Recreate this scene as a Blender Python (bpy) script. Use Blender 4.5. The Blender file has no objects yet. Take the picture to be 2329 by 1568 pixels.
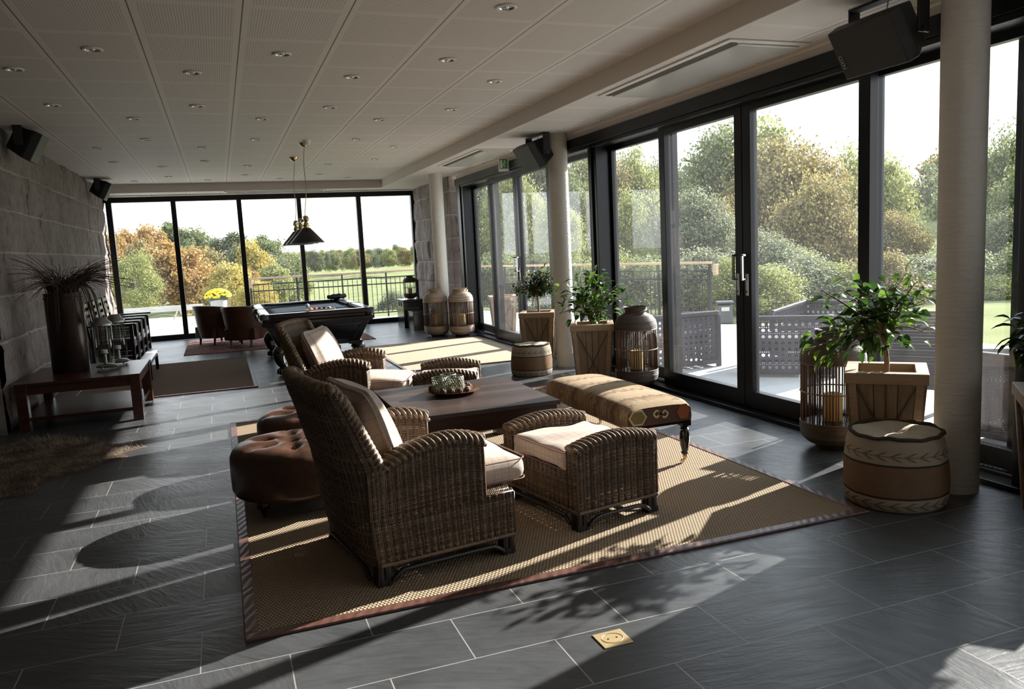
SKY, SUN, EXPO = 1.75, 13.0, 0.60
import bpy, bmesh, math, random
import numpy as np
from mathutils import Vector, Matrix

rnd = random.Random(7)
nr = np.random.RandomState(11)
SC = bpy.context.scene
COL = SC.collection
PI = math.pi
R = math.radians

# ------------------------------------------------------------------ helpers
def tag(o, label=None, cat=None, group=None, kind=None):
    if label: o['label'] = label
    if cat: o['category'] = cat
    if group: o['group'] = group
    if kind: o['kind'] = kind
    return o

def empty(name, loc=(0, 0, 0), rz=0.0, label=None, cat=None, group=None, kind=None):
    o = bpy.data.objects.new(name, None)
    COL.objects.link(o)
    o.empty_display_size = 0.05
    o.location = loc
    o.rotation_euler = (0, 0, rz)
    return tag(o, label, cat, group, kind)

def children(o):
    return [c for c in COL.objects if c.parent == o]

KIDS = {}
def setparent(c, p):
    c.parent = p
    KIDS.setdefault(p.name, []).append(c)

def copy_tree(o, parent=None):
    c = o.copy()
    COL.objects.link(c)
    if parent is not None:
        setparent(c, parent)
    for ch in KIDS.get(o.name, []):
        copy_tree(ch, c)
    return c

def dup(o, loc, rz=0.0, label=None, group=None, scale=None):
    c = copy_tree(o)
    c.location = loc
    c.rotation_euler = (0, 0, rz)
    if scale is not None:
        c.scale = (scale,) * 3 if not isinstance(scale, (tuple, list)) else scale
    if label: c['label'] = label
    if group: c['group'] = group
    return c

class MB:
    """collects geometry for ONE mesh"""
    def __init__(self):
        self.v = []; self.f = []; self.uv = []; self.n = 0; self.has_uv = False
    def add(self, V, F, UV=None):
        V = np.asarray(V, float).reshape(-1, 3)
        self.v.append(V)
        for i, f in enumerate(F):
            self.f.append(tuple(int(k) + self.n for k in f))
            if UV is not None:
                self.uv.append([UV[int(k)] for k in f])
            else:
                self.uv.append(None)
        if UV is not None: self.has_uv = True
        self.n += len(V)
        return self
    def box(self, lo, hi, M=None):
        x0, y0, z0 = lo; x1, y1, z1 = hi
        V = np.array([(x0,y0,z0),(x1,y0,z0),(x1,y1,z0),(x0,y1,z0),(x0,y0,z1),(x1,y0,z1),(x1,y1,z1),(x0,y1,z1)], float)
        if M is not None: V = np.array([tuple(M @ Vector(p)) for p in V])
        return self.add(V, [(0,3,2,1),(4,5,6,7),(0,1,5,4),(1,2,6,5),(2,3,7,6),(3,0,4,7)])
    def hexa(self, V):
        return self.add(V, [(0,3,2,1),(4,5,6,7),(0,1,5,4),(1,2,6,5),(2,3,7,6),(3,0,4,7)])
    def bar(self, a, b, w, h, up=(0, 0, 1)):
        a = Vector(a); b = Vector(b); d = (b - a)
        L = d.length; d.normalize()
        up = Vector(up)
        s = d.cross(up)
        if s.length < 1e-5: s = d.cross(Vector((1, 0, 0)))
        s.normalize(); u = s.cross(d)
        V = []
        for p in (a, b):
            for su, sv in ((-1,-1),(1,-1),(1,1),(-1,1)):
                V.append(tuple(p + s * (su * w / 2) + u * (sv * h / 2)))
        return self.add(V, [(0,3,2,1),(4,5,6,7),(0,1,5,4),(1,2,6,5),(2,3,7,6),(3,0,4,7)])
    def tube(self, pts, r, n=8, cap=True, closed=False):
        pts = [Vector(p) for p in pts]
        m = len(pts)
        rr = r if isinstance(r, (list, tuple, np.ndarray)) else [r] * m
        V = []; prev = None
        for i, p in enumerate(pts):
            if closed:
                t = pts[(i + 1) % m] - pts[i - 1]
            else:
                t = pts[min(i + 1, m - 1)] - pts[max(i - 1, 0)]
            if t.length < 1e-9: t = Vector((0, 0, 1))
            t.normalize()
            if prev is None:
                a = Vector((0, 0, 1)) if abs(t.z) < .9 else Vector((1, 0, 0))
                u = t.cross(a).normalized()
            else:
                u = prev - t * prev.dot(t)
                if u.length < 1e-6: u = t.orthogonal()
                u.normalize()
            prev = u
            w = t.cross(u)
            for k in range(n):
                a = 2 * PI * k / n
                V.append(tuple(p + (u * math.cos(a) + w * math.sin(a)) * rr[i]))
        F = []
        for i in range(m if closed else m - 1):
            j = (i + 1) % m
            for k in range(n):
                k2 = (k + 1) % n
                F.append((i*n+k, i*n+k2, j*n+k2, j*n+k))
        if cap and not closed:
            F.append(tuple(range(n - 1, -1, -1)))
            F.append(tuple((m - 1) * n + k for k in range(n)))
        return self.add(V, F)
    def rope(self, pts, r, lobes=3, turns=8.0, n=12, wide=1.0, wdir=None, depth=.28, sub=6):
        """twisted braid swept along a path; wide stretches it along wdir"""
        P = resample([tuple(p) for p in pts], max(8, int(turns * sub)))
        m = len(P); V = []
        for i in range(m):
            p = Vector(P[i]); t = Vector(P[min(i+1, m-1)]) - Vector(P[max(i-1, 0)])
            t.normalize()
            if wdir is not None:
                u = Vector(wdir); u = (u - t * u.dot(t)).normalized()
            else:
                a = Vector((0, 0, 1)) if abs(t.z) < .9 else Vector((1, 0, 0))
                u = t.cross(a).normalized()
            w = t.cross(u)
            tw = 2 * PI * turns / lobes * i / (m - 1)
            for k in range(n):
                a = 2 * PI * k / n
                q = r * (1 - depth + depth * 1.3 * abs(math.cos(lobes * (a - tw) / 2)))
                if i in (0, m - 1): q *= .6
                V.append(tuple(p + u * (math.cos(a) * q * wide) + w * (math.sin(a) * q)))
        F = []
        for i in range(m - 1):
            for k in range(n):
                k2 = (k + 1) % n
                F.append((i*n+k, i*n+k2, (i+1)*n+k2, (i+1)*n+k))
        F.append(tuple(range(n - 1, -1, -1))); F.append(tuple((m - 1) * n + k for k in range(n)))
        return self.add(V, F)
    def lathe(self, prof, n=24, c=(0, 0, 0), a0=0.0, a1=2*PI, sx=1, sy=1):
        full = abs(a1 - a0 - 2 * PI) < 1e-6
        m = n if full else n + 1
        V = []; F = []
        for (r, z) in prof:
            for k in range(m):
                a = a0 + (a1 - a0) * k / n
                V.append((c[0] + r * math.cos(a) * sx, c[1] + r * math.sin(a) * sy, c[2] + z))
        for i in range(len(prof) - 1):
            for k in range(n):
                k2 = (k + 1) % m
                F.append((i*m+k, i*m+k2, (i+1)*m+k2, (i+1)*m+k))
        return self.add(V, F)
    def grid(self, P, UV=None, flip=False, closed_u=False):
        """P: (rows, cols, 3)"""
        P = np.asarray(P, float); r, c = P.shape[:2]
        F = []
        for i in range(r - 1):
            for j in range(c if closed_u else c - 1):
                j2 = (j + 1) % c
                q = (i*c+j, i*c+j2, (i+1)*c+j2, (i+1)*c+j)
                F.append(q[::-1] if flip else q)
        return self.add(P.reshape(-1, 3), F, None if UV is None else [tuple(x) for x in np.asarray(UV).reshape(-1, 2)])
    def sphere(self, c, r, n=16, m=10, s=(1, 1, 1)):
        V = []; F = []
        for i in range(m + 1):
            t = PI * i / m
            for k in range(n):
                a = 2 * PI * k / n
                V.append((c[0] + r*s[0]*math.sin(t)*math.cos(a), c[1] + r*s[1]*math.sin(t)*math.sin(a), c[2] + r*s[2]*math.cos(t)))
        for i in range(m):
            for k in range(n):
                k2 = (k + 1) % n
                F.append((i*n+k, (i+1)*n+k, (i+1)*n+k2, i*n+k2))
        return self.add(V, F)
    def cyl(self, a, b, r0, r1=None, n=16):
        return self.tube([a, b], [r0, r0 if r1 is None else r1], n=n)
    def build(self, name, mat, parent=None, smooth=False, bevel=0.0, seg=2, sub=0, auto=None, loc=None):
        V = np.concatenate(self.v) if self.v else np.zeros((0, 3))
        me = bpy.data.meshes.new(name)
        me.from_pydata(V.tolist(), [], self.f)
        if self.has_uv:
            ul = me.uv_layers.new(name='UVMap')
            flat = []
            for f, u in zip(self.f, self.uv):
                for k in range(len(f)):
                    flat.extend(u[k] if u is not None else (0.0, 0.0))
            ul.data.foreach_set('uv', flat)
        me.materials.append(mat)
        if smooth:
            me.polygons.foreach_set('use_smooth', [True] * len(me.polygons))
            if auto:
                try: me.set_sharp_from_angle(angle=R(auto))
                except Exception: pass
        me.validate(clean_customdata=False)
        me.update()
        o = bpy.data.objects.new(name, me)
        COL.objects.link(o)
        if loc is not None: o.location = loc
        if parent is not None: setparent(o, parent)
        if bevel > 0:
            md = o.modifiers.new('bevel', 'BEVEL'); md.width = bevel; md.segments = seg
            md.limit_method = 'ANGLE'; md.angle_limit = R(40)
        if sub:
            md = o.modifiers.new('sub', 'SUBSURF'); md.levels = sub; md.render_levels = sub
        return o

def resample(pts, n):
    P = np.array(pts, float)
    d = np.r_[0, np.cumsum(np.linalg.norm(np.diff(P, axis=0), axis=1))]
    s = np.linspace(0, d[-1], n)
    return np.stack([np.interp(s, d, P[:, k]) for k in range(3)], 1)

def bez(pts, n=20):
    """Catmull-Rom through points"""
    P = [np.array(p, float) for p in pts]
    P = [2 * P[0] - P[1]] + P + [2 * P[-1] - P[-2]]
    out = []
    k = max(2, n // (len(P) - 3))
    for i in range(1, len(P) - 2):
        for t in np.linspace(0, 1, k, endpoint=False):
            a, b, c, d = P[i-1], P[i], P[i+1], P[i+2]
            out.append(.5 * ((2*b) + (c-a)*t + (2*a-5*b+4*c-d)*t*t + (3*b-a-3*c+d)*t**3))
    out.append(P[-2])
    return [tuple(p) for p in out]

def boxuv(o, scale=1.0):
    """box projected UVs in metres from the mesh's own coordinates"""
    me = o.data
    ul = me.uv_layers.get('UVMap') or me.uv_layers.new(name='UVMap')
    for p in me.polygons:
        n = p.normal; ax = max(range(3), key=lambda k: abs(n[k]))
        for li in p.loop_indices:
            c = me.vertices[me.loops[li].vertex_index].co
            u = (c.y, c.z) if ax == 0 else (c.x, c.z) if ax == 1 else (c.x, c.y)
            ul.data[li].uv = (u[0] * scale, u[1] * scale)
    return o

# ------------------------------------------------------------------ materials
class NT:
    def __init__(self, name):
        self.m = bpy.data.materials.new(name); self.m.use_nodes = True
        self.t = self.m.node_tree; self.t.nodes.clear()
        self.out = self.t.nodes.new('ShaderNodeOutputMaterial')
    def n(self, typ, **kw):
        nd = self.t.nodes.new(typ)
        for k, v in kw.items():
            if k.startswith('i_'):
                nd.inputs[k[2:].replace('_', ' ')].default_value = v
            else: setattr(nd, k, v)
        return nd
    def l(self, a, b): self.t.links.new(a, b)
    def val(self, v):
        nd = self.n('ShaderNodeValue'); nd.outputs[0].default_value = v; return nd.outputs[0]
    def math(self, op, a, b=None, c=None, clamp=False):
        nd = self.n('ShaderNodeMath', operation=op); nd.use_clamp = clamp
        for i, x in enumerate((a, b, c)):
            if x is None: continue
            if isinstance(x, (int, float)): nd.inputs[i].default_value = x
            else: self.l(x, nd.inputs[i])
        return nd.outputs[0]
    def mix(self, fac, a, b, typ='MIX'):
        nd = self.n('ShaderNodeMix', data_type='RGBA', blend_type=typ)
        for s, x in ((nd.inputs[0], fac), (nd.inputs[6], a), (nd.inputs[7], b)):
            if isinstance(x, (int, float)): s.default_value = x
            elif isinstance(x, tuple): s.default_value = x if len(x) == 4 else x + (1,)
            else: self.l(x, s)
        return nd.outputs[2]
    def coord(self, kind='Object', scale=(1, 1, 1), loc=(0, 0, 0), rot=(0, 0, 0)):
        tc = self.n('ShaderNodeTexCoord'); mp = self.n('ShaderNodeMapping')
        mp.inputs['Scale'].default_value = scale; mp.inputs['Location'].default_value = loc; mp.inputs['Rotation'].default_value = rot
        self.l(tc.outputs[kind], mp.inputs[0]); return mp.outputs[0]
    def world(self, scale=(1, 1, 1), loc=(0, 0, 0)):
        g = self.n('ShaderNodeNewGeometry'); mp = self.n('ShaderNodeMapping')
        mp.inputs['Scale'].default_value = scale; mp.inputs['Location'].default_value = loc
        self.l(g.outputs['Position'], mp.inputs[0]); return mp.outputs[0]
    def noise(self, vec, scale=5, detail=4, rough=.55, dist=0.0, out=0):
        nd = self.n('ShaderNodeTexNoise'); nd.inputs['Scale'].default_value = scale
        nd.inputs['Detail'].default_value = detail; nd.inputs['Roughness'].default_value = rough
        nd.inputs['Distortion'].default_value = dist
        if vec is not None: self.l(vec, nd.inputs['Vector'])
        return nd.outputs[out]
    def ramp(self, fac, stops):
        nd = self.n('ShaderNodeValToRGB'); e = nd.color_ramp.elements
        while len(e) > 1: e.remove(e[-1])
        e[0].position = stops[0][0]; e[0].color = stops[0][1] if len(stops[0][1]) == 4 else stops[0][1] + (1,)
        for p, c in stops[1:]:
            x = e.new(p); x.color = c if len(c) == 4 else c + (1,)
        self.l(fac, nd.inputs[0]); return nd.outputs[0]
    def sep(self, vec):
        nd = self.n('ShaderNodeSeparateXYZ'); self.l(vec, nd.inputs[0]); return nd.outputs
    def bump(self, h, strength=.3, dist=.01):
        nd = self.n('ShaderNodeBump'); nd.inputs['Strength'].default_value = strength; nd.inputs['Distance'].default_value = dist
        self.l(h, nd.inputs['Height']); return nd.outputs[0]
    def bsdf(self, col, rough=.5, metal=0.0, bump=None, spec=.5, **kw):
        b = self.n('ShaderNodeBsdfPrincipled')
        for s, x in (('Base Color', col), ('Roughness', rough), ('Metallic', metal), ('Specular IOR Level', spec)):
            if isinstance(x, (int, float)): b.inputs[s].default_value = x
            elif isinstance(x, tuple): b.inputs[s].default_value = x if len(x) == 4 else x + (1,)
            else: self.l(x, b.inputs[s])
        for k, v in kw.items():
            b.inputs[k.replace('_', ' ')].default_value = v
        if bump is not None: self.l(bump, b.inputs['Normal'])
        return b.outputs[0]
    def done(self, sh):
        self.l(sh, self.out.inputs[0]); return self.m

def simple(name, col, rough=.5, metal=0.0, var=.12, nscale=6, bump=0.0, bscale=60, spec=.5, **kw):
    t = NT(name); v = t.coord('Object')
    nz = t.noise(v, nscale, 4)
    c = t.mix(nz, tuple(x * (1 - var) for x in col), tuple(min(1, x * (1 + var)) for x in col))
    b = None
    if bump: b = t.bump(t.noise(v, bscale, 3), bump, .004)
    return t.done(t.bsdf(c, rough, metal, b, spec, **kw))

def wood(name, dark, light, rough=.4, axis='x', scale=1.0, bump=.15):
    t = NT(name)
    s = {'x': (1.2, 14, 14), 'y': (14, 1.2, 14), 'z': (14, 14, 1.2)}[axis]
    v = t.coord('Object', tuple(k * scale for k in s))
    n1 = t.noise(v, 2.2, 6, .6, .6)
    v2 = t.coord('Object', tuple(k * scale * 4 for k in s))
    n2 = t.noise(v2, 3, 3)
    f = t.math('ADD', t.math('MULTIPLY', n1, .75), t.math('MULTIPLY', n2, .25))
    c = t.ramp(f, [(.3, dark), (.68, light)])
    return t.done(t.bsdf(c, rough, 0, t.bump(f, bump, .003)))
M = {}
M['black_metal'] = simple('black_metal', (.007, .007, .008), .30, .0, .2, 3, spec=.32)
M['black_paint'] = simple('black_paint', (.010, .010, .011), .45, 0, .2, 8, .05, 200)
M['black_lacquer'] = simple('black_lacquer', (.008, .007, .007), .16, 0, .25, 4, spec=.6)
M['speaker_black'] = simple('speaker_black', (.010, .010, .010), .55, 0, .3, 20, .2, 300, spec=.3)
M['speaker_grille'] = simple('speaker_grille', (.022, .023, .024), .5, 0, .2, 150, .4, 500, spec=.4)
M['white_paint'] = simple('white_paint', (.62, .59, .54), .6, 0, .03, 3)
M['white_metal'] = simple('white_metal', (.70, .67, .62), .45, 0, .03, 3)
M['ac_white'] = simple('ac_white', (.62, .60, .55), .18, 0, .03, 3)
M['slot_dark'] = simple('slot_dark', (.05, .035, .028), .7)
M['chrome'] = simple('chrome', (.75, .75, .76), .14, 1.0, .05, 3)
M['steel_handle'] = simple('steel_handle', (.62, .61, .60), .3, .9, .05, 3)
M['brass'] = simple('brass', (.60, .47, .25), .26, 1.0, .12, 20)
M['brass_plate'] = simple('brass_plate', (.72, .55, .30), .45, .85, .1, 30, .05, 200)
M['copper'] = simple('copper', (.55, .28, .15), .3, 1.0, .15, 15)
M['lattice'] = simple('lattice', (.36, .34, .29), .5, .4, .2, 30)
M['pewter'] = simple('pewter', (.34, .34, .33), .35, .8, .15, 12)
M['wax'] = simple('wax', (.72, .47, .17), .55, 0, .1, 8, spec=.3)
M['wax_white'] = simple('wax_white', (.8, .78, .72), .5, 0, .05, 8)
M['glow_lens'] = simple('lamp_lens', (.78, .78, .76), .1, .6, .05, 5)
M['rail_wood'] = wood('rail_wood', (.42, .27, .17), (.62, .43, .29), .5, 'x')
M['dark_wood'] = wood('dark_wood', (.014, .006, .004), (.045, .018, .011), .28, 'x')
M['dark_wood_y'] = wood('dark_wood_y', (.014, .006, .004), (.045, .018, .011), .28, 'y')
M['black_wood'] = wood('black_wood', (.008, .005, .004), (.022, .012, .009), .3, 'x')
M['table_wood'] = None
M['rattan_leg'] = simple('rattan_leg', (.012, .011, .010), .4, 0, .3, 30, .1, 100)
M['leather_binding'] = None
M['planter_panel'] = wood('planter_panel', (.17, .115, .068), (.29, .20, .125), .6, 'z')
M['planter_trim'] = wood('planter_trim', (.26, .175, .10), (.42, .295, .185), .6, 'x')
M['brace_wood'] = simple('brace_wood', (.085, .055, .034), .7, 0, .2, 10)
M['soil'] = simple('soil', (.022, .014, .009), .9, 0, .4, 30, .8, 60)
M['bark'] = simple('bark', (.20, .145, .09), .8, 0, .3, 30, .6, 80)
M['tree_bark'] = simple('tree_bark', (.10, .075, .055), .9, 0, .4, 12, .6, 30)
M['birch_bark'] = simple('birch_bark', (.55, .52, .47), .8, 0, .4, 9, .4, 30)
M['twig'] = simple('twig', (.060, .036, .026), .75, 0, .35, 30)
M['vase_metal'] = simple('vase_metal', (.045, .028, .022), .3, .55, .5, 5, .1, 40)
M['weathered'] = wood('weathered', (.36, .33, .29), (.58, .54, .48), .8, 'x')
M['outdoor_rattan'] = simple('outdoor_rattan', (.050, .040, .044), .5, 0, .25, 60, .8, 160)
M['red_parasol'] = simple('red_parasol', (.5, .08, .03), .7)
M['yellow_flower'] = simple('yellow_flower', (.95, .62, .01), .6, 0, .25, 30)
M['green_leaf_dark'] = simple('green_leaf_dark', (.03, .06, .015), .6)
M['deck_furn_wood'] = wood('deck_furn_wood', (.20, .14, .10), (.33, .25, .19), .6, 'x')
M['grey_box'] = simple('grey_box', (.10, .11, .12), .5)
M['cloth_black'] = simple('cloth_black', (.010, .011, .014), .45, 0, .3, 10, .3, 30)
M['plastic_cover'] = simple('plastic_cover', (.10, .10, .11), .22, 0, .4, 14, .8, 25)
M['net_leather'] = simple('net_leather', (.02, .015, .012), .5, 0, .3, 40)
M['baize'] = simple('baize', (.040, .055, .075), .95, 0, .06, 80, .1, 600, spec=.1)
M['baize_cushion'] = simple('baize_cushion', (.012, .014, .02), .9, 0, .06, 80)
M['pearl'] = simple('pearl', (.9, .9, .88), .3)

# --- glass: thin clear sheet with mirror-like fresnel reflection
def glass(name, tint=(.93, .96, .97), rough=0.0, ior=1.5, boost=1.0, dust=0.0):
    t = NT(name)
    tr = t.n('ShaderNodeBsdfTransparent'); tr.inputs[0].default_value = tint + (1,)
    gl = t.n('ShaderNodeBsdfGlossy'); gl.inputs['Roughness'].default_value = rough
    fr = t.n('ShaderNodeFresnel'); g = t.n('ShaderNodeNewGeometry')
    t.l(t.math('ADD', t.math('MULTIPLY', g.outputs['Backfacing'], 1 / ior - ior), ior), fr.inputs[0])
    mx = t.n('ShaderNodeMixShader')
    f = t.math('MULTIPLY', fr.outputs[0], boost, clamp=True)
    t.l(f, mx.inputs[0]); t.l(tr.outputs[0], mx.inputs[1]); t.l(gl.outputs[0], mx.inputs[2])
    if dust:      # thin film of dust catching the sun
        df = t.n('ShaderNodeBsdfTranslucent'); df.inputs[0].default_value = (.9, .92, 1, 1); m2 = t.n('ShaderNodeMixShader')
        vv = t.world((1, 1, .25)); t.l(t.math('MULTIPLY', t.math('ADD', t.noise(vv, 3.0, 4), .3), dust), m2.inputs[0])
        t.l(mx.outputs[0], m2.inputs[1]); t.l(df.outputs[0], m2.inputs[2]); return t.done(m2.outputs[0])
    return t.done(mx.outputs[0])
M['glass'] = glass('window_glass', (.95, .97, .98), 0.0, 1.45, .8, .009)
M['lamp_glass'] = glass('lantern_glass', (.94, .96, .95), .02, 1.45, 1.0)
M['green_glass'] = glass('green_glass', (.74, .80, .72), .05, 1.5, 1.2)

# --- slate floor tiles, 0.635 x 0.337
t = NT('slate_floor')
w = t.world(loc=(-1.07 + .3175, -2.28, 0))
br = t.n('ShaderNodeTexBrick'); br.offset = .5; br.squash = 1.0
br.inputs['Scale'].default_value = 1.0; br.inputs['Brick Width'].default_value = .635; br.inputs['Row Height'].default_value = .337
br.inputs['Mortar Size'].default_value = .0028; br.inputs['Mortar Smooth'].default_value = .3
br.inputs['Color1'].default_value = (0, 0, 0, 1); br.inputs['Color2'].default_value = (1, 1, 1, 1); br.inputs['Mortar'].default_value = (.5, .5, .5, 1)
t.l(w, br.inputs['Vector'])
tid = br.outputs['Color']
# per tile offset of the cleft pattern
off = t.n('ShaderNodeVectorMath', operation='MULTIPLY_ADD')
t.l(tid, off.inputs[0]); off.inputs[1].default_value = (7, 3, 5); t.l(t.world((1, 1, 1)), off.inputs[2])
rot = t.n('ShaderNodeVectorRotate', rotation_type='Z_AXIS'); t.l(off.outputs[0], rot.inputs['Vector'])
t.l(t.math('MULTIPLY', t.sep(tid)[0], 1.6), rot.inputs['Angle'])
mp = t.n('ShaderNodeMapping'); mp.inputs['Scale'].default_value = (3.0, 16, 3); t.l(rot.outputs[0], mp.inputs[0])
n1 = t.noise(mp.outputs[0], 1.3, 7, .62, 1.2)
mp2 = t.n('ShaderNodeMapping'); mp2.inputs['Scale'].default_value = (1, 1, 1); t.l(off.outputs[0], mp2.inputs[0])
n2 = t.noise(mp2.outputs[0], 3.5, 4)
n3 = t.noise(mp2.outputs[0], 55, 3)
h = t.math('ADD', t.math('MULTIPLY', n1, .8), t.math('ADD', t.math('MULTIPLY', n2, .8), t.math('MULTIPLY', n3, .12)))
base = t.ramp(t.math('ADD', t.math('MULTIPLY', n1, .5), t.math('MULTIPLY', n2, .5)), [(.3, (.034, .036, .039)), (.7, (.080, .083, .086))])
base = t.mix(t.math('MULTIPLY', t.sep(tid)[0], .3), base, (.10, .10, .10))
col = t.mix(br.outputs['Fac'], base, (.30, .285, .27))
hh = t.math('SUBTRACT', h, t.math('MULTIPLY', br.outputs['Fac'], .5))
rg = t.math('ADD', t.math('MULTIPLY', n2, .2), .24)
M['slate'] = t.done(t.bsdf(col, rg, 0, t.bump(hh, .30, .012), .5))

# --- perforated ceiling panels 0.607 x 0.705
def ceiling_mat(name, x0, y0, wx=.607, wy=.705):
    t = NT(name)
    p = t.sep(t.world(loc=(-x0, -y0, 0)))
    u = t.math('FRACT', t.math('DIVIDE', p[0], wx)); v = t.math('FRACT', t.math('DIVIDE', p[1], wy))
    du = t.math('MULTIPLY', t.math('MINIMUM', u, t.math('SUBTRACT', 1, u)), wx)
    dv = t.math('MULTIPLY', t.math('MINIMUM', v, t.math('SUBTRACT', 1, v)), wy)
    seam = t.math('LESS_THAN', du, .004)
    seamv = t.math('MULTIPLY', t.math('LESS_THAN', dv, .002), .35)
    seam = t.math('MAXIMUM', seam, seamv)
    inner = t.math('MULTIPLY', t.math('GREATER_THAN', du, .042), t.math('GREATER_THAN', dv, .030))
    hx = t.math('SUBTRACT', t.math('FRACT', t.math('DIVIDE', p[0], .0165)), .5)
    hy = t.math('SUBTRACT', t.math('FRACT', t.math('DIVIDE', p[1], .0165)), .5)
    d2 = t.math('ADD', t.math('MULTIPLY', hx, hx), t.math('MULTIPLY', hy, hy))
    hole = t.math('MULTIPLY', t.math('LESS_THAN', d2, .10), inner)
    c = t.mix(hole, (.74, .68, .62), (.43, .385, .34))
    c = t.mix(seam, c, (.12, .10, .085))
    return t.done(t.bsdf(c, .6, 0, None, .3))
M['ceiling'] = ceiling_mat('ceiling_panels', .257, 5.60)
M['soffit'] = ceiling_mat('soffit_panels', 3.78, 5.60, .607, .705)
M['dim_wall'] = simple('dim_wall', (.20, .17, .15), .8, 0, .1, 3)
M['beam_white'] = simple('beam_white', (.66, .61, .55), .55, 0, .03, 3)

# --- rough granite wall
t = NT('granite')
v = t.world()
nA = t.noise(v, 1.1, 5, .6); nB = t.noise(v, 9, 6, .65)
vs = t.world((6, 6, 1.7)); nC = t.noise(vs, 1.7, 5, .6, .8)
nD = t.noise(v, 80, 3)
f = t.math('ADD', t.math('MULTIPLY', nA, .45), t.math('MULTIPLY', nB, .55))
c = t.ramp(f, [(.34, (.18, .148, .135)), (.55, (.31, .262, .243)), (.72, (.43, .38, .36))])
pit = t.ramp(nC, [(.31, (1, 1, 1)), (.40, (0, 0, 0))])
c = t.mix(t.math('MULTIPLY', t.sep(pit)[0], .75), c, (.06, .046, .04))
c = t.mix(t.math('MULTIPLY', nD, .35), c, (.22, .20, .185))
zj = t.math('FRACT', t.math('DIVIDE', t.math('ADD', t.sep(v)[2], t.math('MULTIPLY', nB, .02)), .42))
jt = t.math('LESS_THAN', t.math('ABSOLUTE', t.math('SUBTRACT', zj, .02)), .022)
c = t.mix(t.math('MULTIPLY', jt, t.math('MULTIPLY', nA, 1.1)), c, (.52, .48, .455))
hh = t.math('ADD', t.math('MULTIPLY', nB, .8), t.math('ADD', t.math('MULTIPLY', nD, .25), t.math('MULTIPLY', t.sep(pit)[0], -.8)))
M['granite'] = t.done(t.bsdf(c, .85, 0, t.bump(hh, .8, .02), .25))

# --- plaster columns with horizontal strokes
t = NT('column_plaster')
v = t.world((5, 5, 26)); n = t.noise(v, 1.6, 5, .6)
n2 = t.noise(t.world(), 45, 3)
hh = t.math('ADD', n, t.math('MULTIPLY', n2, .4))
M['column'] = t.done(t.bsdf(t.mix(n, (.60, .57, .51), (.70, .67, .61)), .75, 0, t.bump(hh, .55, .015), .3))

# --- sisal rugs
def sisal(name, dark, light, cell=.017):
    t = NT(name)
    p = t.sep(t.world())
    u = t.math('DIVIDE', p[0], cell); v = t.math('DIVIDE', p[1], cell)
    row = t.math('FLOOR', v)
    sh = t.math('MULTIPLY', t.math('FLOORED_MODULO', row, 2), .5)
    uu = t.math('FRACT', t.math('ADD', u, sh)); vv = t.math('FRACT', v)
    a = t.math('SINE', t.math('MULTIPLY', uu, PI)); b = t.math('SINE', t.math('MULTIPLY', vv, PI))
    h = t.math('MULTIPLY', a, b)
    nz = t.noise(t.world(), 3, 3); nf = t.noise(t.world((1, 1, 1)), 150, 2)
    c = t.mix(t.math('POWER', h, .8, clamp=True), dark, light)
    c = t.mix(t.math('MULTIPLY', nz, .25), c, tuple(x * .7 for x in light))
    c = t.mix(t.math('MULTIPLY', nf, .3), c, dark)
    return t.done(t.bsdf(c, .9, 0, t.bump(h, .8, .004), .15))
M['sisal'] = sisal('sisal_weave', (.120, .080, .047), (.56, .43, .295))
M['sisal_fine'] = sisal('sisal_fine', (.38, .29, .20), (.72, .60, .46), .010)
M['sisal_brown'] = sisal('sisal_brown', (.17, .115, .08), (.36, .26, .19), .009)
t = NT('leather_binding')
v = t.coord('Object'); n = t.noise(v, 14, 4)
wv = t.n('ShaderNodeTexWave'); wv.inputs['Scale'].default_value = 7; wv.inputs['Distortion'].default_value = 4; t.l(t.coord('Object', (1, 1, 1), rot=(0, 0, .5)), wv.inputs[0])
M['leather_binding'] = t.done(t.bsdf(t.mix(n, (.070, .030, .023), (.16, .075, .055)), .38, 0, t.bump(wv.outputs['Fac'], .25, .006)))

# --- persian rug
t = NT('persian_rug')
p = t.coord('UV')
vo = t.n('ShaderNodeTexVoronoi'); vo.inputs['Scale'].default_value = 16; t.l(p, vo.inputs['Vector'])
vo2 = t.n('ShaderNodeTexVoronoi', feature='DISTANCE_TO_EDGE'); vo2.inputs['Scale'].default_value = 24; t.l(p, vo2.inputs['Vector'])
s = t.sep(p)
c = t.ramp(t.sep(vo.outputs['Color'])[0], [(.0, (.20, .035, .035)), (.4, (.26, .06, .05)), (.6, (.09, .05, .07)), (.8, (.36, .24, .19)), (1, (.14, .03, .03))])
c = t.mix(t.math('LESS_THAN', vo2.outputs['Distance'], .07), c, (.30, .20, .17))
M['persian'] = t.done(t.bsdf(c, .95, 0, t.bump(t.noise(t.world(), 120, 3), .4, .004), .1))

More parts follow.
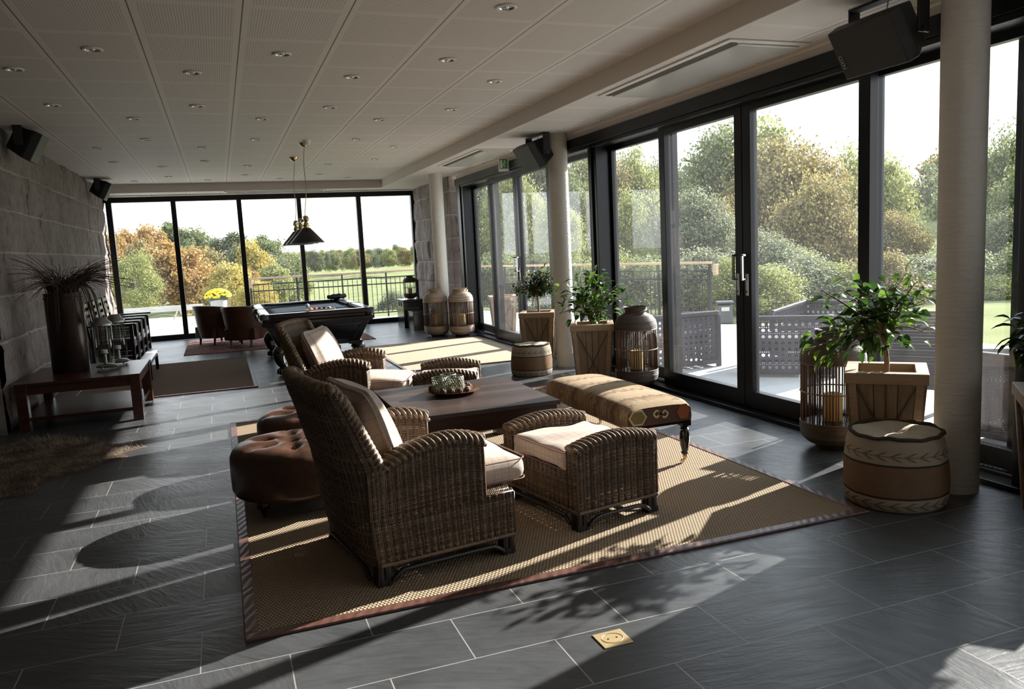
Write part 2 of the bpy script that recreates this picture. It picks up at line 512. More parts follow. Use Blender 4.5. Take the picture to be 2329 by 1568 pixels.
# --- wicker strands (each strand its own tone)
t = NT('wicker')
g = t.n('ShaderNodeNewGeometry')
v = t.coord('Object', (1, 1, 1)); n = t.noise(v, 9, 4); nf = t.noise(t.coord('Object', (9, 9, 60)), 3, 3)
f = t.math('ADD', t.math('MULTIPLY', g.outputs['Random Per Island'], .30), t.math('ADD', t.math('MULTIPLY', n, .35), t.math('MULTIPLY', nf, .45)))
c = t.ramp(f, [(.30, (.042, .025, .015)), (.55, (.118, .074, .044)), (.80, (.265, .185, .115))])
M['wicker'] = t.done(t.bsdf(c, .42, 0, None, .5))
t = NT('wicker_rope')
n = t.noise(t.coord('Object', (1, 1, 1)), 30, 4)
M['wicker_rope'] = t.done(t.bsdf(t.ramp(n, [(.3, (.070, .042, .025)), (.7, (.24, .165, .10))]), .52, 0, t.bump(t.noise(t.coord('Object', (1, 1, 1)), 160, 2), .5, .004)))
t = NT('lantern_cane')
n = t.noise(t.coord('Object', (2, 2, 40)), 3, 4)
M['lantern_cane'] = t.done(t.bsdf(t.ramp(n, [(.3, (.20, .135, .09)), (.7, (.42, .32, .23))]), .65, 0, t.bump(n, .5, .006)))
t = NT('lantern_stick')
g = t.n('ShaderNodeNewGeometry')
M['lantern_stick'] = t.done(t.bsdf(t.ramp(g.outputs['Random Per Island'], [(0, (.045, .020, .012)), (.6, (.11, .055, .032)), (1, (.20, .115, .07))]), .5))
t = NT('lantern_cane_dark')
n = t.noise(t.coord('Object', (2, 2, 40)), 3, 4)
M['lantern_cane_dark'] = t.done(t.bsdf(t.ramp(n, [(.3, (.035, .024, .016)), (.7, (.09, .065, .045))]), .6, 0, t.bump(n, .5, .006)))

# --- plaid fabric (UV in metres)
t = NT('plaid_fabric')
p = t.sep(t.coord('UV'))
def stripe(x, period, w, ph=0.0):
    f = t.math('FRACT', t.math('ADD', t.math('DIVIDE', x, period), ph))
    return t.math('LESS_THAN', t.math('ABSOLUTE', t.math('SUBTRACT', f, .5)), w / period / 2)
c = (.50, .42, .355)
fine = t.math('MULTIPLY', t.math('LESS_THAN', t.math('FRACT', t.math('DIVIDE', p[0], .0085)), .35), .22)
c = t.mix(fine, c, (.27, .20, .165))
c = t.mix(t.math('MULTIPLY', stripe(p[0], .082, .0032), .55), c, (.25, .12, .09))
c = t.mix(t.math('MULTIPLY', stripe(p[1], .082, .0032), .55), c, (.25, .12, .09))
c = t.mix(t.math('MULTIPLY', stripe(p[0], .082, .003, .5), .7), c, (.40, .26, .12))
c = t.mix(t.math('MULTIPLY', stripe(p[1], .082, .003, .5), .7), c, (.40, .26, .12))
nz = t.noise(t.coord('UV'), 500, 2)
M['plaid'] = t.done(t.bsdf(c, .9, 0, t.bump(t.math('ADD', nz, t.math('MULTIPLY', t.noise(t.coord('Object'), 7, 3), 3.0)), .25, .01), .12, Sheen_Weight=.15))
M['piping'] = simple('piping', (.20, .11, .09), .8)

# --- brown leather
def leather(name, dark, light, rough=.33):
    t = NT(name); v = t.coord('Object')
    n = t.noise(v, 5, 5, .6); n2 = t.noise(v, 26, 4); vo = t.n('ShaderNodeTexVoronoi', feature='DISTANCE_TO_EDGE'); vo.inputs['Scale'].default_value = 120; t.l(v, vo.inputs['Vector'])
    f = t.math('ADD', t.math('MULTIPLY', n, .7), t.math('MULTIPLY', n2, .3))
    c = t.ramp(f, [(.32, dark), (.66, light)])
    h = t.math('ADD', t.math('MULTIPLY', n2, .8), t.math('MULTIPLY', vo.outputs['Distance'], .3))
    return t.done(t.bsdf(c, t.math('ADD', t.math('MULTIPLY', n2, .2), rough - .08), 0, t.bump(h, .22, .006)))
M['leather'] = leather('brown_leather', (.026, .012, .008), (.090, .040, .023))
M['leather_dark'] = leather('tub_leather', (.045, .018, .009), (.12, .052, .025), .36)
M['seat_leather'] = leather('black_seat_leather', (.012, .010, .010), (.03, .026, .025), .3)

# --- coffee table top planks
t = NT('table_wood')
p = t.sep(t.world())
pl = t.math('FLOOR', t.math('DIVIDE', p[1], .085))
wn = t.n('ShaderNodeTexWhiteNoise', noise_dimensions='1D'); t.l(pl, wn.inputs['W'])
v = t.world((1.6, 20, 6)); n = t.noise(v, 2, 6, .6, .5)
f = t.math('ADD', t.math('MULTIPLY', n, .65), t.math('MULTIPLY', wn.outputs['Value'], .35))
c = t.ramp(f, [(.25, (.014, .008, .007)), (.75, (.062, .034, .027))])
M['table_wood'] = t.done(t.bsdf(c, .42, 0, t.bump(n, .12, .003)))

# --- kilim stripe on bench / kilim poufs use UV
t = NT('kilim_bench')
p = t.coord('UV'); s = t.sep(p)
n = t.noise(t.coord('UV', (9, 2.2, 1)), 3, 5, .7, .4)
# across-the-bench jagged bands of sand, beige and brown
jag = t.math('ADD', s[1], t.math('MULTIPLY', t.math('PINGPONG', t.math('MULTIPLY', s[0], 1), .035), .9))
jag = t.math('ADD', jag, t.math('MULTIPLY', n, .22))
band = t.math('FRACT', t.math('DIVIDE', jag, .62))
c = t.ramp(band, [(0, (.40, .29, .17)), (.22, (.47, .37, .245)), (.36, (.30, .21, .125)), (.42, (.16, .105, .07)), (.47, (.42, .32, .21)), (.75, (.46, .36, .24)), (.82, (.20, .135, .085)), (.88, (.42, .32, .2)), (1, (.40, .29, .17))])
fl = t.noise(t.coord('UV', (5, 34, 1)), 1.4, 4, .65, .3)
ed = t.math('SUBTRACT', t.math('ABSOLUTE', t.math('SUBTRACT', s[0], .335)), .205)      # distance past the rounded shoulder
flame = t.math('GREATER_THAN', t.math('ADD', t.math('MULTIPLY', t.math('SUBTRACT', fl, .5), .55), ed), .075)
flame2 = t.math('GREATER_THAN', t.math('SUBTRACT', fl, t.math('MULTIPLY', t.math('ABSOLUTE', ed), 2.2)), .46)
c = t.mix(t.math('MULTIPLY', t.math('MAXIMUM', flame, flame2), .7), c, (.15, .095, .06))
nf = t.noise(t.coord('UV'), 260, 2)
c = t.mix(t.math('MULTIPLY', nf, .4), c, (.20, .135, .085))
M['kilim_bench'] = t.done(t.bsdf(c, .95, 0, t.bump(nf, .5, .006), .1))
t = NT('kilim_end')
nf = t.noise(t.coord('Object'), 130, 3)
M['kilim_end'] = t.done(t.bsdf(t.mix(nf, (.045, .027, .020), (.13, .085, .062)), .95, 0, t.bump(nf, .5, .006), .1))
M['kilim_rust'] = simple('kilim_rust', (.26, .085, .04), .95, 0, .3, 90, .5, 200, spec=.1)
M['kilim_olive'] = simple('kilim_olive', (.16, .13, .06), .95, 0, .3, 90, .5, 200, spec=.1)
M['kilim_cream'] = simple('kilim_cream', (.50, .40, .26), .95, 0, .2, 90, .5, 200, spec=.1)

t = NT('kilim_pouf')       # UV: u = around (0..1), v = height (0..1)
s = t.sep(t.coord('UV'))
nf = t.noise(t.coord('UV', (60, 22, 1)), 3, 4); nb = t.noise(t.coord('Object'), 6, 4)
cream = t.mix(nf, (.30, .25, .185), (.46, .39, .30))
rust = t.mix(nb, (.155, .092, .055), (.27, .175, .110))
inb = t.math('MULTIPLY', t.math('GREATER_THAN', s[1], .20), t.math('LESS_THAN', s[1], .64))
c = t.mix(inb, cream, rust)
for a in (.205, .635):
    c = t.mix(t.math('LESS_THAN', t.math('ABSOLUTE', t.math('SUBTRACT', s[1], a)), .014), c, (.055, .045, .04))
# arrow-like motifs on the cream bands
for v0, sgn in ((.76, 1), (.10, -1)):
    uu = t.math('SUBTRACT', t.math('FRACT', t.math('MULTIPLY', s[0], 22)), .5)
    dv = t.math('SUBTRACT', s[1], v0)
    chev = t.math('ABSOLUTE', t.math('SUBTRACT', t.math('ABSOLUTE', dv), t.math('MULTIPLY', t.math('ADD', uu, .35), .085)))
    m = t.math('MULTIPLY', t.math('LESS_THAN', chev, .012), t.math('LESS_THAN', t.math('ABSOLUTE', dv), .058))
    line = t.math('LESS_THAN', t.math('ABSOLUTE', dv), .006)
    m = t.math('MAXIMUM', m, line)
    c = t.mix(t.math('MULTIPLY', m, .75), c, (.10, .085, .07))
M['kilim_pouf'] = t.done(t.bsdf(c, .95, 0, t.bump(t.math('ADD', nf, t.math('MULTIPLY', nb, 2)), .5, .008), .1))
M['pouf_top'] = simple('pouf_top', (.50, .43, .34), .95, 0, .15, 12, .6, 70, spec=.1)
M['pouf_seam'] = simple('pouf_seam', (.07, .055, .042), .95, 0, .3, 40, .5, 120, spec=.1)

# --- hide fur
t = NT('hide_fur')
n = t.noise(t.world((1, 1, 1)), 5, 4); g = t.n('ShaderNodeNewGeometry')
f = t.math('ADD', t.math('MULTIPLY', n, .8), t.math('MULTIPLY', g.outputs['Random Per Island'], .35))
M['fur'] = t.done(t.bsdf(t.ramp(f, [(.42, (.035, .024, .017)), (.58, (.14, .10, .072)), (.85, (.46, .37, .27))]), .7, 0, None, .2))
M['hide'] = simple('hide', (.10, .07, .045), .9, 0, .4, 8)

# --- foliage
def leafmat(name, stops, trans=.35, rough=.5, spec=.3):
    t = NT(name); g = t.n('ShaderNodeNewGeometry')
    oi = t.n('ShaderNodeObjectInfo')
    n = t.noise(t.coord('Object'), .9, 3)
    f = t.math('ADD', t.math('MULTIPLY', g.outputs['Random Per Island'], .6), t.math('MULTIPLY', n, .45))
    c = t.ramp(f, stops)
    b = t.bsdf(c, rough, 0, None, spec)
    tl = t.n('ShaderNodeBsdfTranslucent'); t.l(c, tl.inputs[0])
    mx = t.n('ShaderNodeMixShader'); mx.inputs[0].default_value = trans
    t.l(b, mx.inputs[1]); t.l(tl.outputs[0], mx.inputs[2])
    return t.done(mx.outputs[0])
LM = {
 'orange': leafmat('leaf_orange', [(.15, (.20, .125, .045)), (.5, (.40, .24, .08)), (.85, (.56, .38, .13))]),
 'brown': leafmat('leaf_brown', [(.15, (.12, .10, .042)), (.5, (.275, .225, .088)), (.85, (.47, .385, .16))]),
 'yellow': leafmat('leaf_yellow', [(.15, (.26, .21, .06)), (.5, (.47, .38, .10)), (.85, (.64, .53, .17))]),
 'lime': leafmat('leaf_lime', [(.15, (.13, .15, .045)), (.5, (.29, .31, .10)), (.85, (.50, .49, .20))]),
 'green': leafmat('leaf_green', [(.15, (.09, .115, .045)), (.5, (.18, .21, .085)), (.85, (.31, .33, .15))]),
 'dark': leafmat('leaf_dark', [(.15, (.075, .09, .045)), (.5, (.14, .155, .08)), (.85, (.23, .24, .13))]),
 'grey': leafmat('leaf_grey', [(.15, (.10, .115, .065)), (.5, (.21, .225, .13)), (.85, (.37, .38, .24))]),
}
M['pot_leaf'] = leafmat('pot_leaf', [(.15, (.018, .045, .010)), (.6, (.055, .115, .02)), (.9, (.20, .33, .045))], .42, .22, .5)
M['pot_leaf_small'] = leafmat('pot_leaf_small', [(.15, (.012, .03, .008)), (.6, (.03, .065, .014)), (.9, (.07, .12, .03))], .25, .2, .5)

# --- terrace, lawn
t = NT('terrace_stone')
w_ = t.world()
br = t.n('ShaderNodeTexBrick'); br.offset = .5
br.inputs['Scale'].default_value = 1; br.inputs['Brick Width'].default_value = .8; br.inputs['Row Height'].default_value = .8
br.inputs['Mortar Size'].default_value = .005
br.inputs['Color1'].default_value = (.56, .55, .53, 1); br.inputs['Color2'].default_value = (.62, .61, .59, 1); br.inputs['Mortar'].default_value = (.38, .37, .36, 1)
t.l(w_, br.inputs[0])
M['terrace'] = t.done(t.bsdf(t.mix(t.math('MULTIPLY', t.noise(w_, 2, 4), .3), br.outputs['Color'], (.36, .35, .33)), .7, 0, None, .3))
t = NT('lawn')
w_ = t.world(); n = t.noise(w_, .35, 5); n2 = t.noise(w_, 25, 3)
f = t.math('ADD', t.math('MULTIPLY', n, .7), t.math('MULTIPLY', n2, .3))
M['lawn'] = t.done(t.bsdf(t.ramp(f, [(.3, (.14, .155, .070)), (.5, (.20, .215, .105)), (.7, (.26, .265, .14))]), 1.0, 0, t.bump(n2, .5, .03), .0))
# ------------------------------------------------------------------ THE SETTING
GX = 4.10          # inner face of the glass facade
ZC, ZS = 2.93, 2.78  # panelled ceiling, lowered edge
YB = 16.6          # back glazing
def struct(o): o['kind'] = 'structure'; return o

m = MB(); m.add([(-3.6, -3, 0), (GX + .02, -3, 0), (GX + .02, YB + .05, 0), (-3.6, YB + .05, 0), (-3.6, -3, -.12), (GX + .02, -3, -.12), (GX + .02, YB + .05, -.12), (-3.6, YB + .05, -.12)],
      [(0,1,2,3), (7,6,5,4), (0,4,5,1), (1,5,6,2), (2,6,7,3), (3,7,4,0)])
struct(m.build('floor', M['slate']))
m = MB(); m.box((-3.6, -3, ZC), (3.2, 15.85, ZC + .12)); struct(m.build('ceiling', M['ceiling']))
m = MB(); m.box((3.2, -3, ZS), (4.02, 15.85, ZS + .1)); m.box((-2.3, 15.85, ZS), (4.3, YB - .25, ZS + .1)); struct(m.build('ceiling_edge', M['soffit']))
m = MB()
m.box((3.17, -3, ZS - .004), (3.22, 15.82, ZC + .02)); m.box((-2.3, 15.80, ZS - .004), (3.22, 15.86, ZC + .02))
struct(m.build('trim_1', M['beam_white'], bevel=.006))
m = MB(); m.box((4.02, -3, 2.68), (4.36, 13.45, ZS + .1)); m.box((3.985, -3, ZS - .03), (4.03, 13.6, ZS + .1))
m.box((-2.3, YB - .25, 2.76), (4.3, YB + .2, ZS + .1))
struct(m.build('trim_2', M['beam_white'], bevel=.008))

# rough stone walls: courses of big blocks, real relief
def stone_wall(name, p0, p1, z1, nrm, seed, rows=.42, relief=.05, top=None):
    r_ = np.random.RandomState(seed)
    p0 = np.array(p0, float); p1 = np.array(p1, float); L = np.linalg.norm(p1 - p0); d = (p1 - p0) / L
    nx = int(L / .035) + 2; nz = int(z1 / .035) + 1
    S, Zz = np.meshgrid(np.linspace(0, L, nx), np.linspace(0, z1, nz))
    Hh = np.zeros_like(S)
    zs = [0]
    while zs[-1] < z1: zs.append(zs[-1] + rows)
    for i in range(len(zs) - 1):
        s = -r_.uniform(0, 1)
        while s < L:
            wdt = r_.uniform(.7, 1.7)
            mk = (Zz >= zs[i]) & (Zz < zs[i+1]) & (S >= s) & (S < s + wdt)
            a = np.clip(np.minimum(np.minimum(S - s, s + wdt - S), np.minimum(Zz - zs[i], zs[i+1] - Zz)) / .05, 0, 1)
            Hh[mk] = (relief * (.35 + .5 * r_.rand()) * np.sqrt(a) + r_.uniform(-.3, .3) * relief * (Zz - zs[i]) / rows)[mk]
            s += wdt
    for k in range(26):
        kx, kz = r_.normal(0, 9), r_.normal(0, 7); Hh += relief * .06 * np.sin(kx * S + kz * Zz + r_.rand() * 7)
    Hh += r_.normal(0, relief * .05, Hh.shape)
    n = np.array(nrm, float)
    P = p0[None, None] + S[..., None] * d + Zz[..., None] * np.array([0, 0, 1]) + Hh[..., None] * n
    m = MB(); m.grid(P)
    b = p0 - n * .3
    m.box(tuple(np.minimum(p0, p1) - np.abs(n) * .0 + np.minimum(-n * .4, 0) + np.minimum(-n * 0, 0)),
          tuple(np.maximum(p0, p1) + np.maximum(-n * .4, 0) + np.array([0, 0, z1 + .1])))
    o = m.build(name, M['granite'], smooth=True, auto=50)
    # make the relief face into the room
    me = o.data
    return struct(o)
stone_wall('wall_left', (-1.97, 8.3, 0), (-1.97, YB + .1, 0), ZC, (1, 0, 0), 3)
stone_wall('wall_left_return', (-3.6, 8.3, 0), (-1.97, 8.3, 0), ZC, (0, -1, 0), 4, relief=.03)
stone_wall('wall_right_stone', (4.0, 13.75, 0), (4.0, YB + .1, 0), ZS, (-1, 0, 0), 5, relief=.06)
stone_wall('wall_right_end', (3.96, 13.72, 0), (4.3, 13.72, 0), ZS, (0, -1, 0), 6, rows=1.4, relief=.035)
m = MB(); m.box((-3.75, -3, 0), (-3.6, 8.3, ZC + .1)); struct(m.build('wall_left_near', M['dim_wall']))
m = MB(); m.box((-3.75, -3.15, 0), (4.3, -3, ZC + .1)); struct(m.build('wall_rear', M['dim_wall']))
m = MB(); m.box((-3.8, -3.2, ZC + .12), (4.45, YB + .25, ZC + .3)); struct(m.build('ceiling_slab', M['beam_white']))

# ---------- round columns
def column(x, y):
    m = MB(); m.lathe([(0, .0), (.116, .0), (.116, ZS + .01), (0, ZS + .01)], 40)
    o = m.build('column', M['column'], smooth=True, auto=40, loc=(x, y, 0))
    return struct(o)
column(3.60, 13.26); column(3.885, 8.73); column(3.815, 3.20)

# ---------- glazing right
def frame_rect(mb, y0, y1, z0, z1, x0, x1, w, wb=None, wt=None):
    wb = wb or w; wt = wt or w
    mb.box((x0, y0, z0), (x1, y0 + w, z1)); mb.box((x0, y1 - w, z0), (x1, y1, z1))
    mb.box((x0, y0 + w, z0), (x1, y1 - w, z0 + wb)); mb.box((x0, y0 + w, z1 - wt), (x1, y1 - w, z1))
HZ = 2.62
m = MB()
m.box((4.0, -1.6, 2.585), (4.30, 13.5, 2.70))       # header
m.box((4.02, -1.6, 2.545), (4.28, 13.5, 2.585))
struct(m.build('trim_3', M['black_metal'], bevel=.004))
m = MB(); m.box((4.0, -1.6, 0), (4.30, 13.5, .035)); m.box((4.13, -1.6, .035), (4.16, 13.5, .055)); struct(m.build('trim_4', M['black_metal'], bevel=.004))
posts = [(13.12, 13.5), (8.02, 8.22), (2.62, 3.03), (-1.6, -1.2)]
m = MB(); m.box((4.30, 2.75, -.02), (4.50, 3.27, 2.9)); struct(m.build('trim_9', M['black_metal'], bevel=.005))  # added pier hidden behind the post, blocks the sun gap beside the column
for i, (a, b) in enumerate(posts):
    m = MB(); m.box((4.03, a, 0), (4.29, b, 2.6)); m.box((4.01, a + .12, 0), (4.03, b - .12, 2.6))
    struct(m.build('trim_%d' % (5 + i), M['black_metal'], bevel=.005))

nwin = [1]; ndoor = [0]
def fixed_pane(y0, y1):
    nwin[0] += 1
    r = struct(empty('window_%d' % nwin[0], (4.2, (y0 + y1) / 2, 0)))
    m = MB(); frame_rect(m, y0 - r.location.y, y1 - r.location.y, .055, 2.56, 0.0, .06, .060, .12, .07)
    m.build('frame', M['black_metal'], r, bevel=.004)
    m = MB(); m.box((.025, y0 + .06 - r.location.y, .15), (.037, y1 - .06 - r.location.y, 2.51)); m.build('pane', M['glass'], r)
def slide_door(y0, y1, hy, hs):
    ndoor[0] += 1
    r = struct(empty('door_%d' % ndoor[0], (4.10, (y0 + y1) / 2, 0)))
    c = r.location.y
    m = MB(); frame_rect(m, y0 - c, y1 - c, .04, 2.56, 0.0, .075, .10, .14, .08)
    m.build('frame', M['black_metal'], r, bevel=.004)
    m = MB(); m.box((.03, y0 + .085 - c, .16), (.042, y1 - .085 - c, 2.50)); m.build('pane', M['glass'], r)
    # lift and slide handle
    h = hy - c
    m = MB(); m.box((-.012, h - .017, .985), (0, h + .017, 1.17))
    hd = m.build('handle', M['steel_handle'], r, bevel=.008, seg=3)
    m = MB(); m.tube([(-.012, h, 1.125), (-.05, h, 1.125)], .010, 10); m.box((-.064, h - .010 , 1.115), (-.044, h + .010, 1.335)); m.box((-.064, h - .01, 1.315), (-.020, h + .010, 1.335))
    m.build('lever', M['chrome'], hd, bevel=.004)
    m = MB(); m.cyl((-.0135, h, 1.02), (-.011, h, 1.02), .009, n=14); m.build('keyhole', M['black_metal'], hd)
def module(a, b, s0, s1, mid):
    # a < b : fixed a..s0, door s0..mid, door mid..s1, fixed s1..b
    fixed_pane(a, s0 + .09); fixed_pane(s1 - .09, b)
    slide_door(s0, mid - .004, mid - .06, -1); slide_door(mid + .004, s1, mid + .06, 1)
module(8.20, 13.12, 9.52, 12.0, 10.76)
module(3.02, 8.03, 4.14, 6.80, 5.50)
module(-1.2, 2.62, -.3, 1.75, .7)

# ---------- back glazing (five panes)
r = struct(empty('window_1', (0, YB, 0)))
m = MB(); m.box((-2.1, -.03, 2.665), (4.12, .09, 2.77)); m.box((-2.1, -.03, 0), (4.12, .09, .10))
m.build('frame', M['black_metal'], r, bevel=.004)
mull = [(-1.90, -1.80), (-.775, -.685), (.425, .515), (1.575, 1.66), (2.775, 2.87), (3.93, 4.06)]
for a, b in mull:
    m = MB(); m.box((a, -.035, .10), (b, .095, 2.665)); m.build('mullion', M['black_metal'], r, bevel=.004)
for k in range(5):
    m = MB(); m.box((mull[k][1] - .005, .03, .095), (mull[k+1][0] + .005, .042, 2.67)); m.build('pane', M['glass'], r)

# ---------- ceiling things
DL = [(1.76,4.62),(-.66,6.0),(.55,5.95),(1.77,5.95),(-1.25,6.66),(-.06,6.62),(1.15,6.62),(2.39,6.65),(-1.25,8.05),(-.06,8.0),(1.15,7.98),(2.39,8.02),
 (-.66,8.72),(.55,8.68),(1.77,8.67),(-.66,10.16),(.55,10.16),(1.77,10.15),(-1.25,10.89),(-.06,10.87),(2.40,10.86),(-1.25,12.36),(-.06,12.33),(2.41,12.31),
 (-.66,13.0),(.55,13.0),(1.78,12.96),(-1.25,15.2),(-.66,14.5),(-.06,15.17),(.55,14.42),(1.18,15.2),(1.80,14.5),(2.42,15.2)]
d0 = empty('downlight', (0, 0, ZC))
m = MB(); m.lathe([(.052, .0), (.066, -.001), (.068, -.005), (.062, -.010), (.052, -.012), (.047, -.008), (.046, .0)], 28); m.build('rim', M['white_metal'], d0, smooth=True)
m = MB(); m.lathe([(.047, -.007), (.040, .006), (.028, .012), (.0, .013)], 24); m.build('reflector', M['chrome'], d0, smooth=True)
m = MB(); m.sphere((0, 0, -.001), .02, 12, 8, (1, 1, .6)); m.build('bulb', M['glow_lens'], d0, smooth=True)
tag(d0, cat='ceiling light', group='downlights in the panelled ceiling')
RN = ['nearest', 'second', 'third', 'fourth', 'fifth', 'sixth', 'seventh', 'eighth', 'ninth', 'tenth', 'eleventh', 'twelfth']
rowsd = {}
for x, y in DL: rowsd.setdefault(round(y * 1.4) if False else (round((y - .05) / .72)), []).append((x, y))
for ri, key in enumerate(sorted(rowsd)):
    L = sorted(rowsd[key])
    for k, (x, y) in enumerate(L):
        o = d0 if (ri == 0 and k == 0) else dup(d0, (0, 0, 0))
        o.location = (x, y, ZC)
        pos = 'only one' if len(L) == 1 else ['leftmost', 'second from the left', 'third from the left', 'fourth from the left', 'fifth from the left'][k] if k < len(L) - 1 else 'rightmost'
        o['label'] = 'round recessed downlight, %s in the %s row of ceiling lights' % (pos, RN[min(ri, 11)])
s0 = empty('spotlight', (4.0, 5.06, ZS))
m = MB(); m.lathe([(.0, -.008), (.016, -.010), (.024, -.007), (.026, 0)], 18); m.build('rim', M['white_metal'], s0, smooth=True)
m = MB(); m.sphere((0, 0, -.008), .012, 10, 6, (1, 1, .5)); m.build('bulb', M['black_metal'], s0, smooth=True)
tag(s0, cat='ceiling light', group='tiny spotlights along the glass wall')
sp = [(3.93, 5.06), (3.93, 6.37), (3.92, 7.64), (3.93, 10.4), (3.93, 11.6), (3.93, 12.9)]
for i, (x, y) in enumerate(sp):
    o = s0 if i == 0 else dup(s0, (0, 0, 0)); o.location = (x, y, ZS)
    o['label'] = 'tiny ceiling spotlight above the glass wall, %s from the camera' % RN[i]

def ac_unit(name, x0, x1, y0, y1, label, slot='x0'):
    r = empty(name, ((x0+x1)/2, (y0+y1)/2, ZS), label=label, cat='ceiling air conditioner')
    X, Y = (x1-x0)/2, (y1-y0)/2
    m = MB(); m.box((-X, -Y, -.012), (X, Y, .0)); m.build('frame', M['white_metal'], r, bevel=.004)
    m = MB(); m.box((-X + .11, -Y + .06, -.026), (X - .05, Y - .06, -.012)); m.build('panel', M['ac_white'], r, bevel=.006)
    m = MB(); m.box((-X + .05, -Y + .05, -.0145), (-X + .10, Y - .05, -.011)); m.build('air_slot', M['slot_dark'], r)
    return r
ac_unit('air_conditioner', 3.27, 3.94, 4.5, 6.42, 'large white ceiling air conditioner panel, nearer one beside the glass wall')
ac_unit('air_conditioner', 3.30, 3.84, 10.0, 11.98, 'white ceiling air conditioner panel, farther one above the distant glass doors')
r = empty('air_vent', (1.15, 16.08, ZS), label='long white ceiling vent panel above the back window', cat='ceiling vent')
m = MB(); m.box((-.95, -.16, -.012), (.95, .16, 0)); m.build('frame', M['white_metal'], r, bevel=.004)
m = MB(); m.box((-.9, -.11, -.02), (.9, .11, -.012)); m.build('panel', M['ac_white'], r, bevel=.004)

# exit sign: green running man pictogram on white lamp box
r = empty('exit_sign', (3.935, 10.75, 2.76), R(-20), label='small green and white emergency exit sign hanging below the ceiling edge', cat='exit sign')
m = MB(); m.box((-.075, -.02, -.20), (.075, .02, 0)); m.build('sign_box', M['white_metal'], r, bevel=.008)
sgreen = simple('sign_green', (.02, .26, .07), .4); 
m = MB(); m.box((-.058, -.0225, -.165), (.058, -.020, -.03)); fc = m.build('sign_face', sgreen, r)
m = MB()
m.box((-.05, -.024, -.155), (-.016, -.022, -.045)); m.build('pictogram_door', M['white_metal'], fc)
m = MB(); m.sphere((.018, -.0235, -.055), .010, 10, 6, (1, .15, 1)); m.bar((.015, -.0235, -.068), (.005, -.0235, -.10), .014, .002, (0, 1, 0)); m.bar((.005, -.0235, -.10), (.022, -.0235, -.122), .009, .002, (0, 1, 0)); m.bar((.022, -.0235, -.122), (.018, -.0235, -.15), .008, .002, (0, 1, 0)); m.bar((.005, -.0235, -.10), (-.008, -.0235, -.125), .009, .002, (0, 1, 0)); m.bar((-.008, -.0235, -.125), (-.013, -.0235, -.135), .008, .002, (0, 1, 0)); m.bar((.014, -.0235, -.072), (.034, -.0235, -.085), .007, .002, (0, 1, 0)); m.bar((.034, -.0235, -.085), (.042, -.0235, -.075), .006, .002, (0, 1, 0))
m.build('pictogram_man', M['white_metal'], fc)

# ---------- loudspeakers
def loudspeaker(loc, rz, tilt, label, size=1.0, ceil=ZS, long=1.0, lettering=False):
    """wedge cabinet in a U bracket; local +y is the front, tilted down"""
    r = empty('loudspeaker', loc, rz, label=label, cat='loudspeaker')
    s = size; Wd = .17 * s * long
    T = Matrix.Rotation(-tilt, 4, 'X')
    # top view trapezoid: wide front, narrow rear
    hz = .15 * s; dep = .16 * s
    V = [(-Wd*.6, -dep, -hz*.75), (Wd*.6, -dep, -hz*.75), (Wd, .02*s, -hz), (-Wd, .02*s, -hz), (-Wd*.6, -dep, hz*.75), (Wd*.6, -dep, hz*.75), (Wd, .02*s, hz), (-Wd, .02*s, hz)]
    m = MB(); m.hexa([tuple(T @ Vector(p)) for p in V]); m.build('cabinet', M['speaker_black'], r, bevel=.010*s, seg=3)
    V = [(-Wd, .02*s, -hz), (Wd, .02*s, -hz), (Wd*.97, .10*s, -hz*.97), (-Wd*.97, .10*s, -hz*.97), (-Wd, .02*s, hz), (Wd, .02*s, hz), (Wd*.97, .10*s, hz*.97), (-Wd*.97, .10*s, hz*.97)]
    m = MB(); m.hexa([tuple(T @ Vector(p)) for p in V]); gr = m.build('grille', M['speaker_grille'], r, bevel=.008*s, seg=3)
    top = ceil - loc[2]
    m = MB(); m.box((-Wd - .018, -.10*s, top - .012), (Wd + .018, -.02*s, top)); 
    for sx in (-1, 1):
        x = sx * (Wd + .012)
        m.box((x - .006, -.10*s, -.02*s), (x + .006, -.02*s, top))
    m.build('bracket', M['black_paint'], r, bevel=.003)
    for sx in (-1, 1):
        m = MB(); m.cyl((sx*(Wd+.01), -.06*s, .0), (sx*(Wd+.035), -.06*s, 0), .022*s, n=12); m.build('knob', M['black_paint'], r)
    m = MB(); m.tube(bez([(0, -.07*s, top - .012), (.03, -.09*s, top - .07*s), (.02, -.10*s, hz*.7)], 10), .004, 6); m.build('cable', M['white_metal'], r)
    if lettering:
        cu = bpy.data.curves.new('lettering', 'FONT'); cu.body = 'NXO'; cu.size = .036*s; cu.extrude = .0015
        cu.align_x = 'CENTER'; cu.align_y = 'CENTER'
        tmp = bpy.data.objects.new('lettering_curve', cu); COL.objects.link(tmp); bpy.context.view_layer.update()
        lm = bpy.data.meshes.new_from_object(tmp.evaluated_get(bpy.context.evaluated_depsgraph_get())); bpy.data.objects.remove(tmp); bpy.data.curves.remove(cu)
        lm.materials.clear(); lm.materials.append(M['pewter']); o = bpy.data.objects.new('lettering', lm); COL.objects.link(o); setparent(o, gr)
        q = T @ Vector((Wd*.84, .1015*s, -hz*.25))
        o.location = q
        o.rotation_euler = (T @ Matrix.Rotation(R(90), 4, 'X') @ Matrix.Rotation(PI, 4, 'Y') @ Matrix.Rotation(R(90), 4, 'Z')).to_euler()
    return r
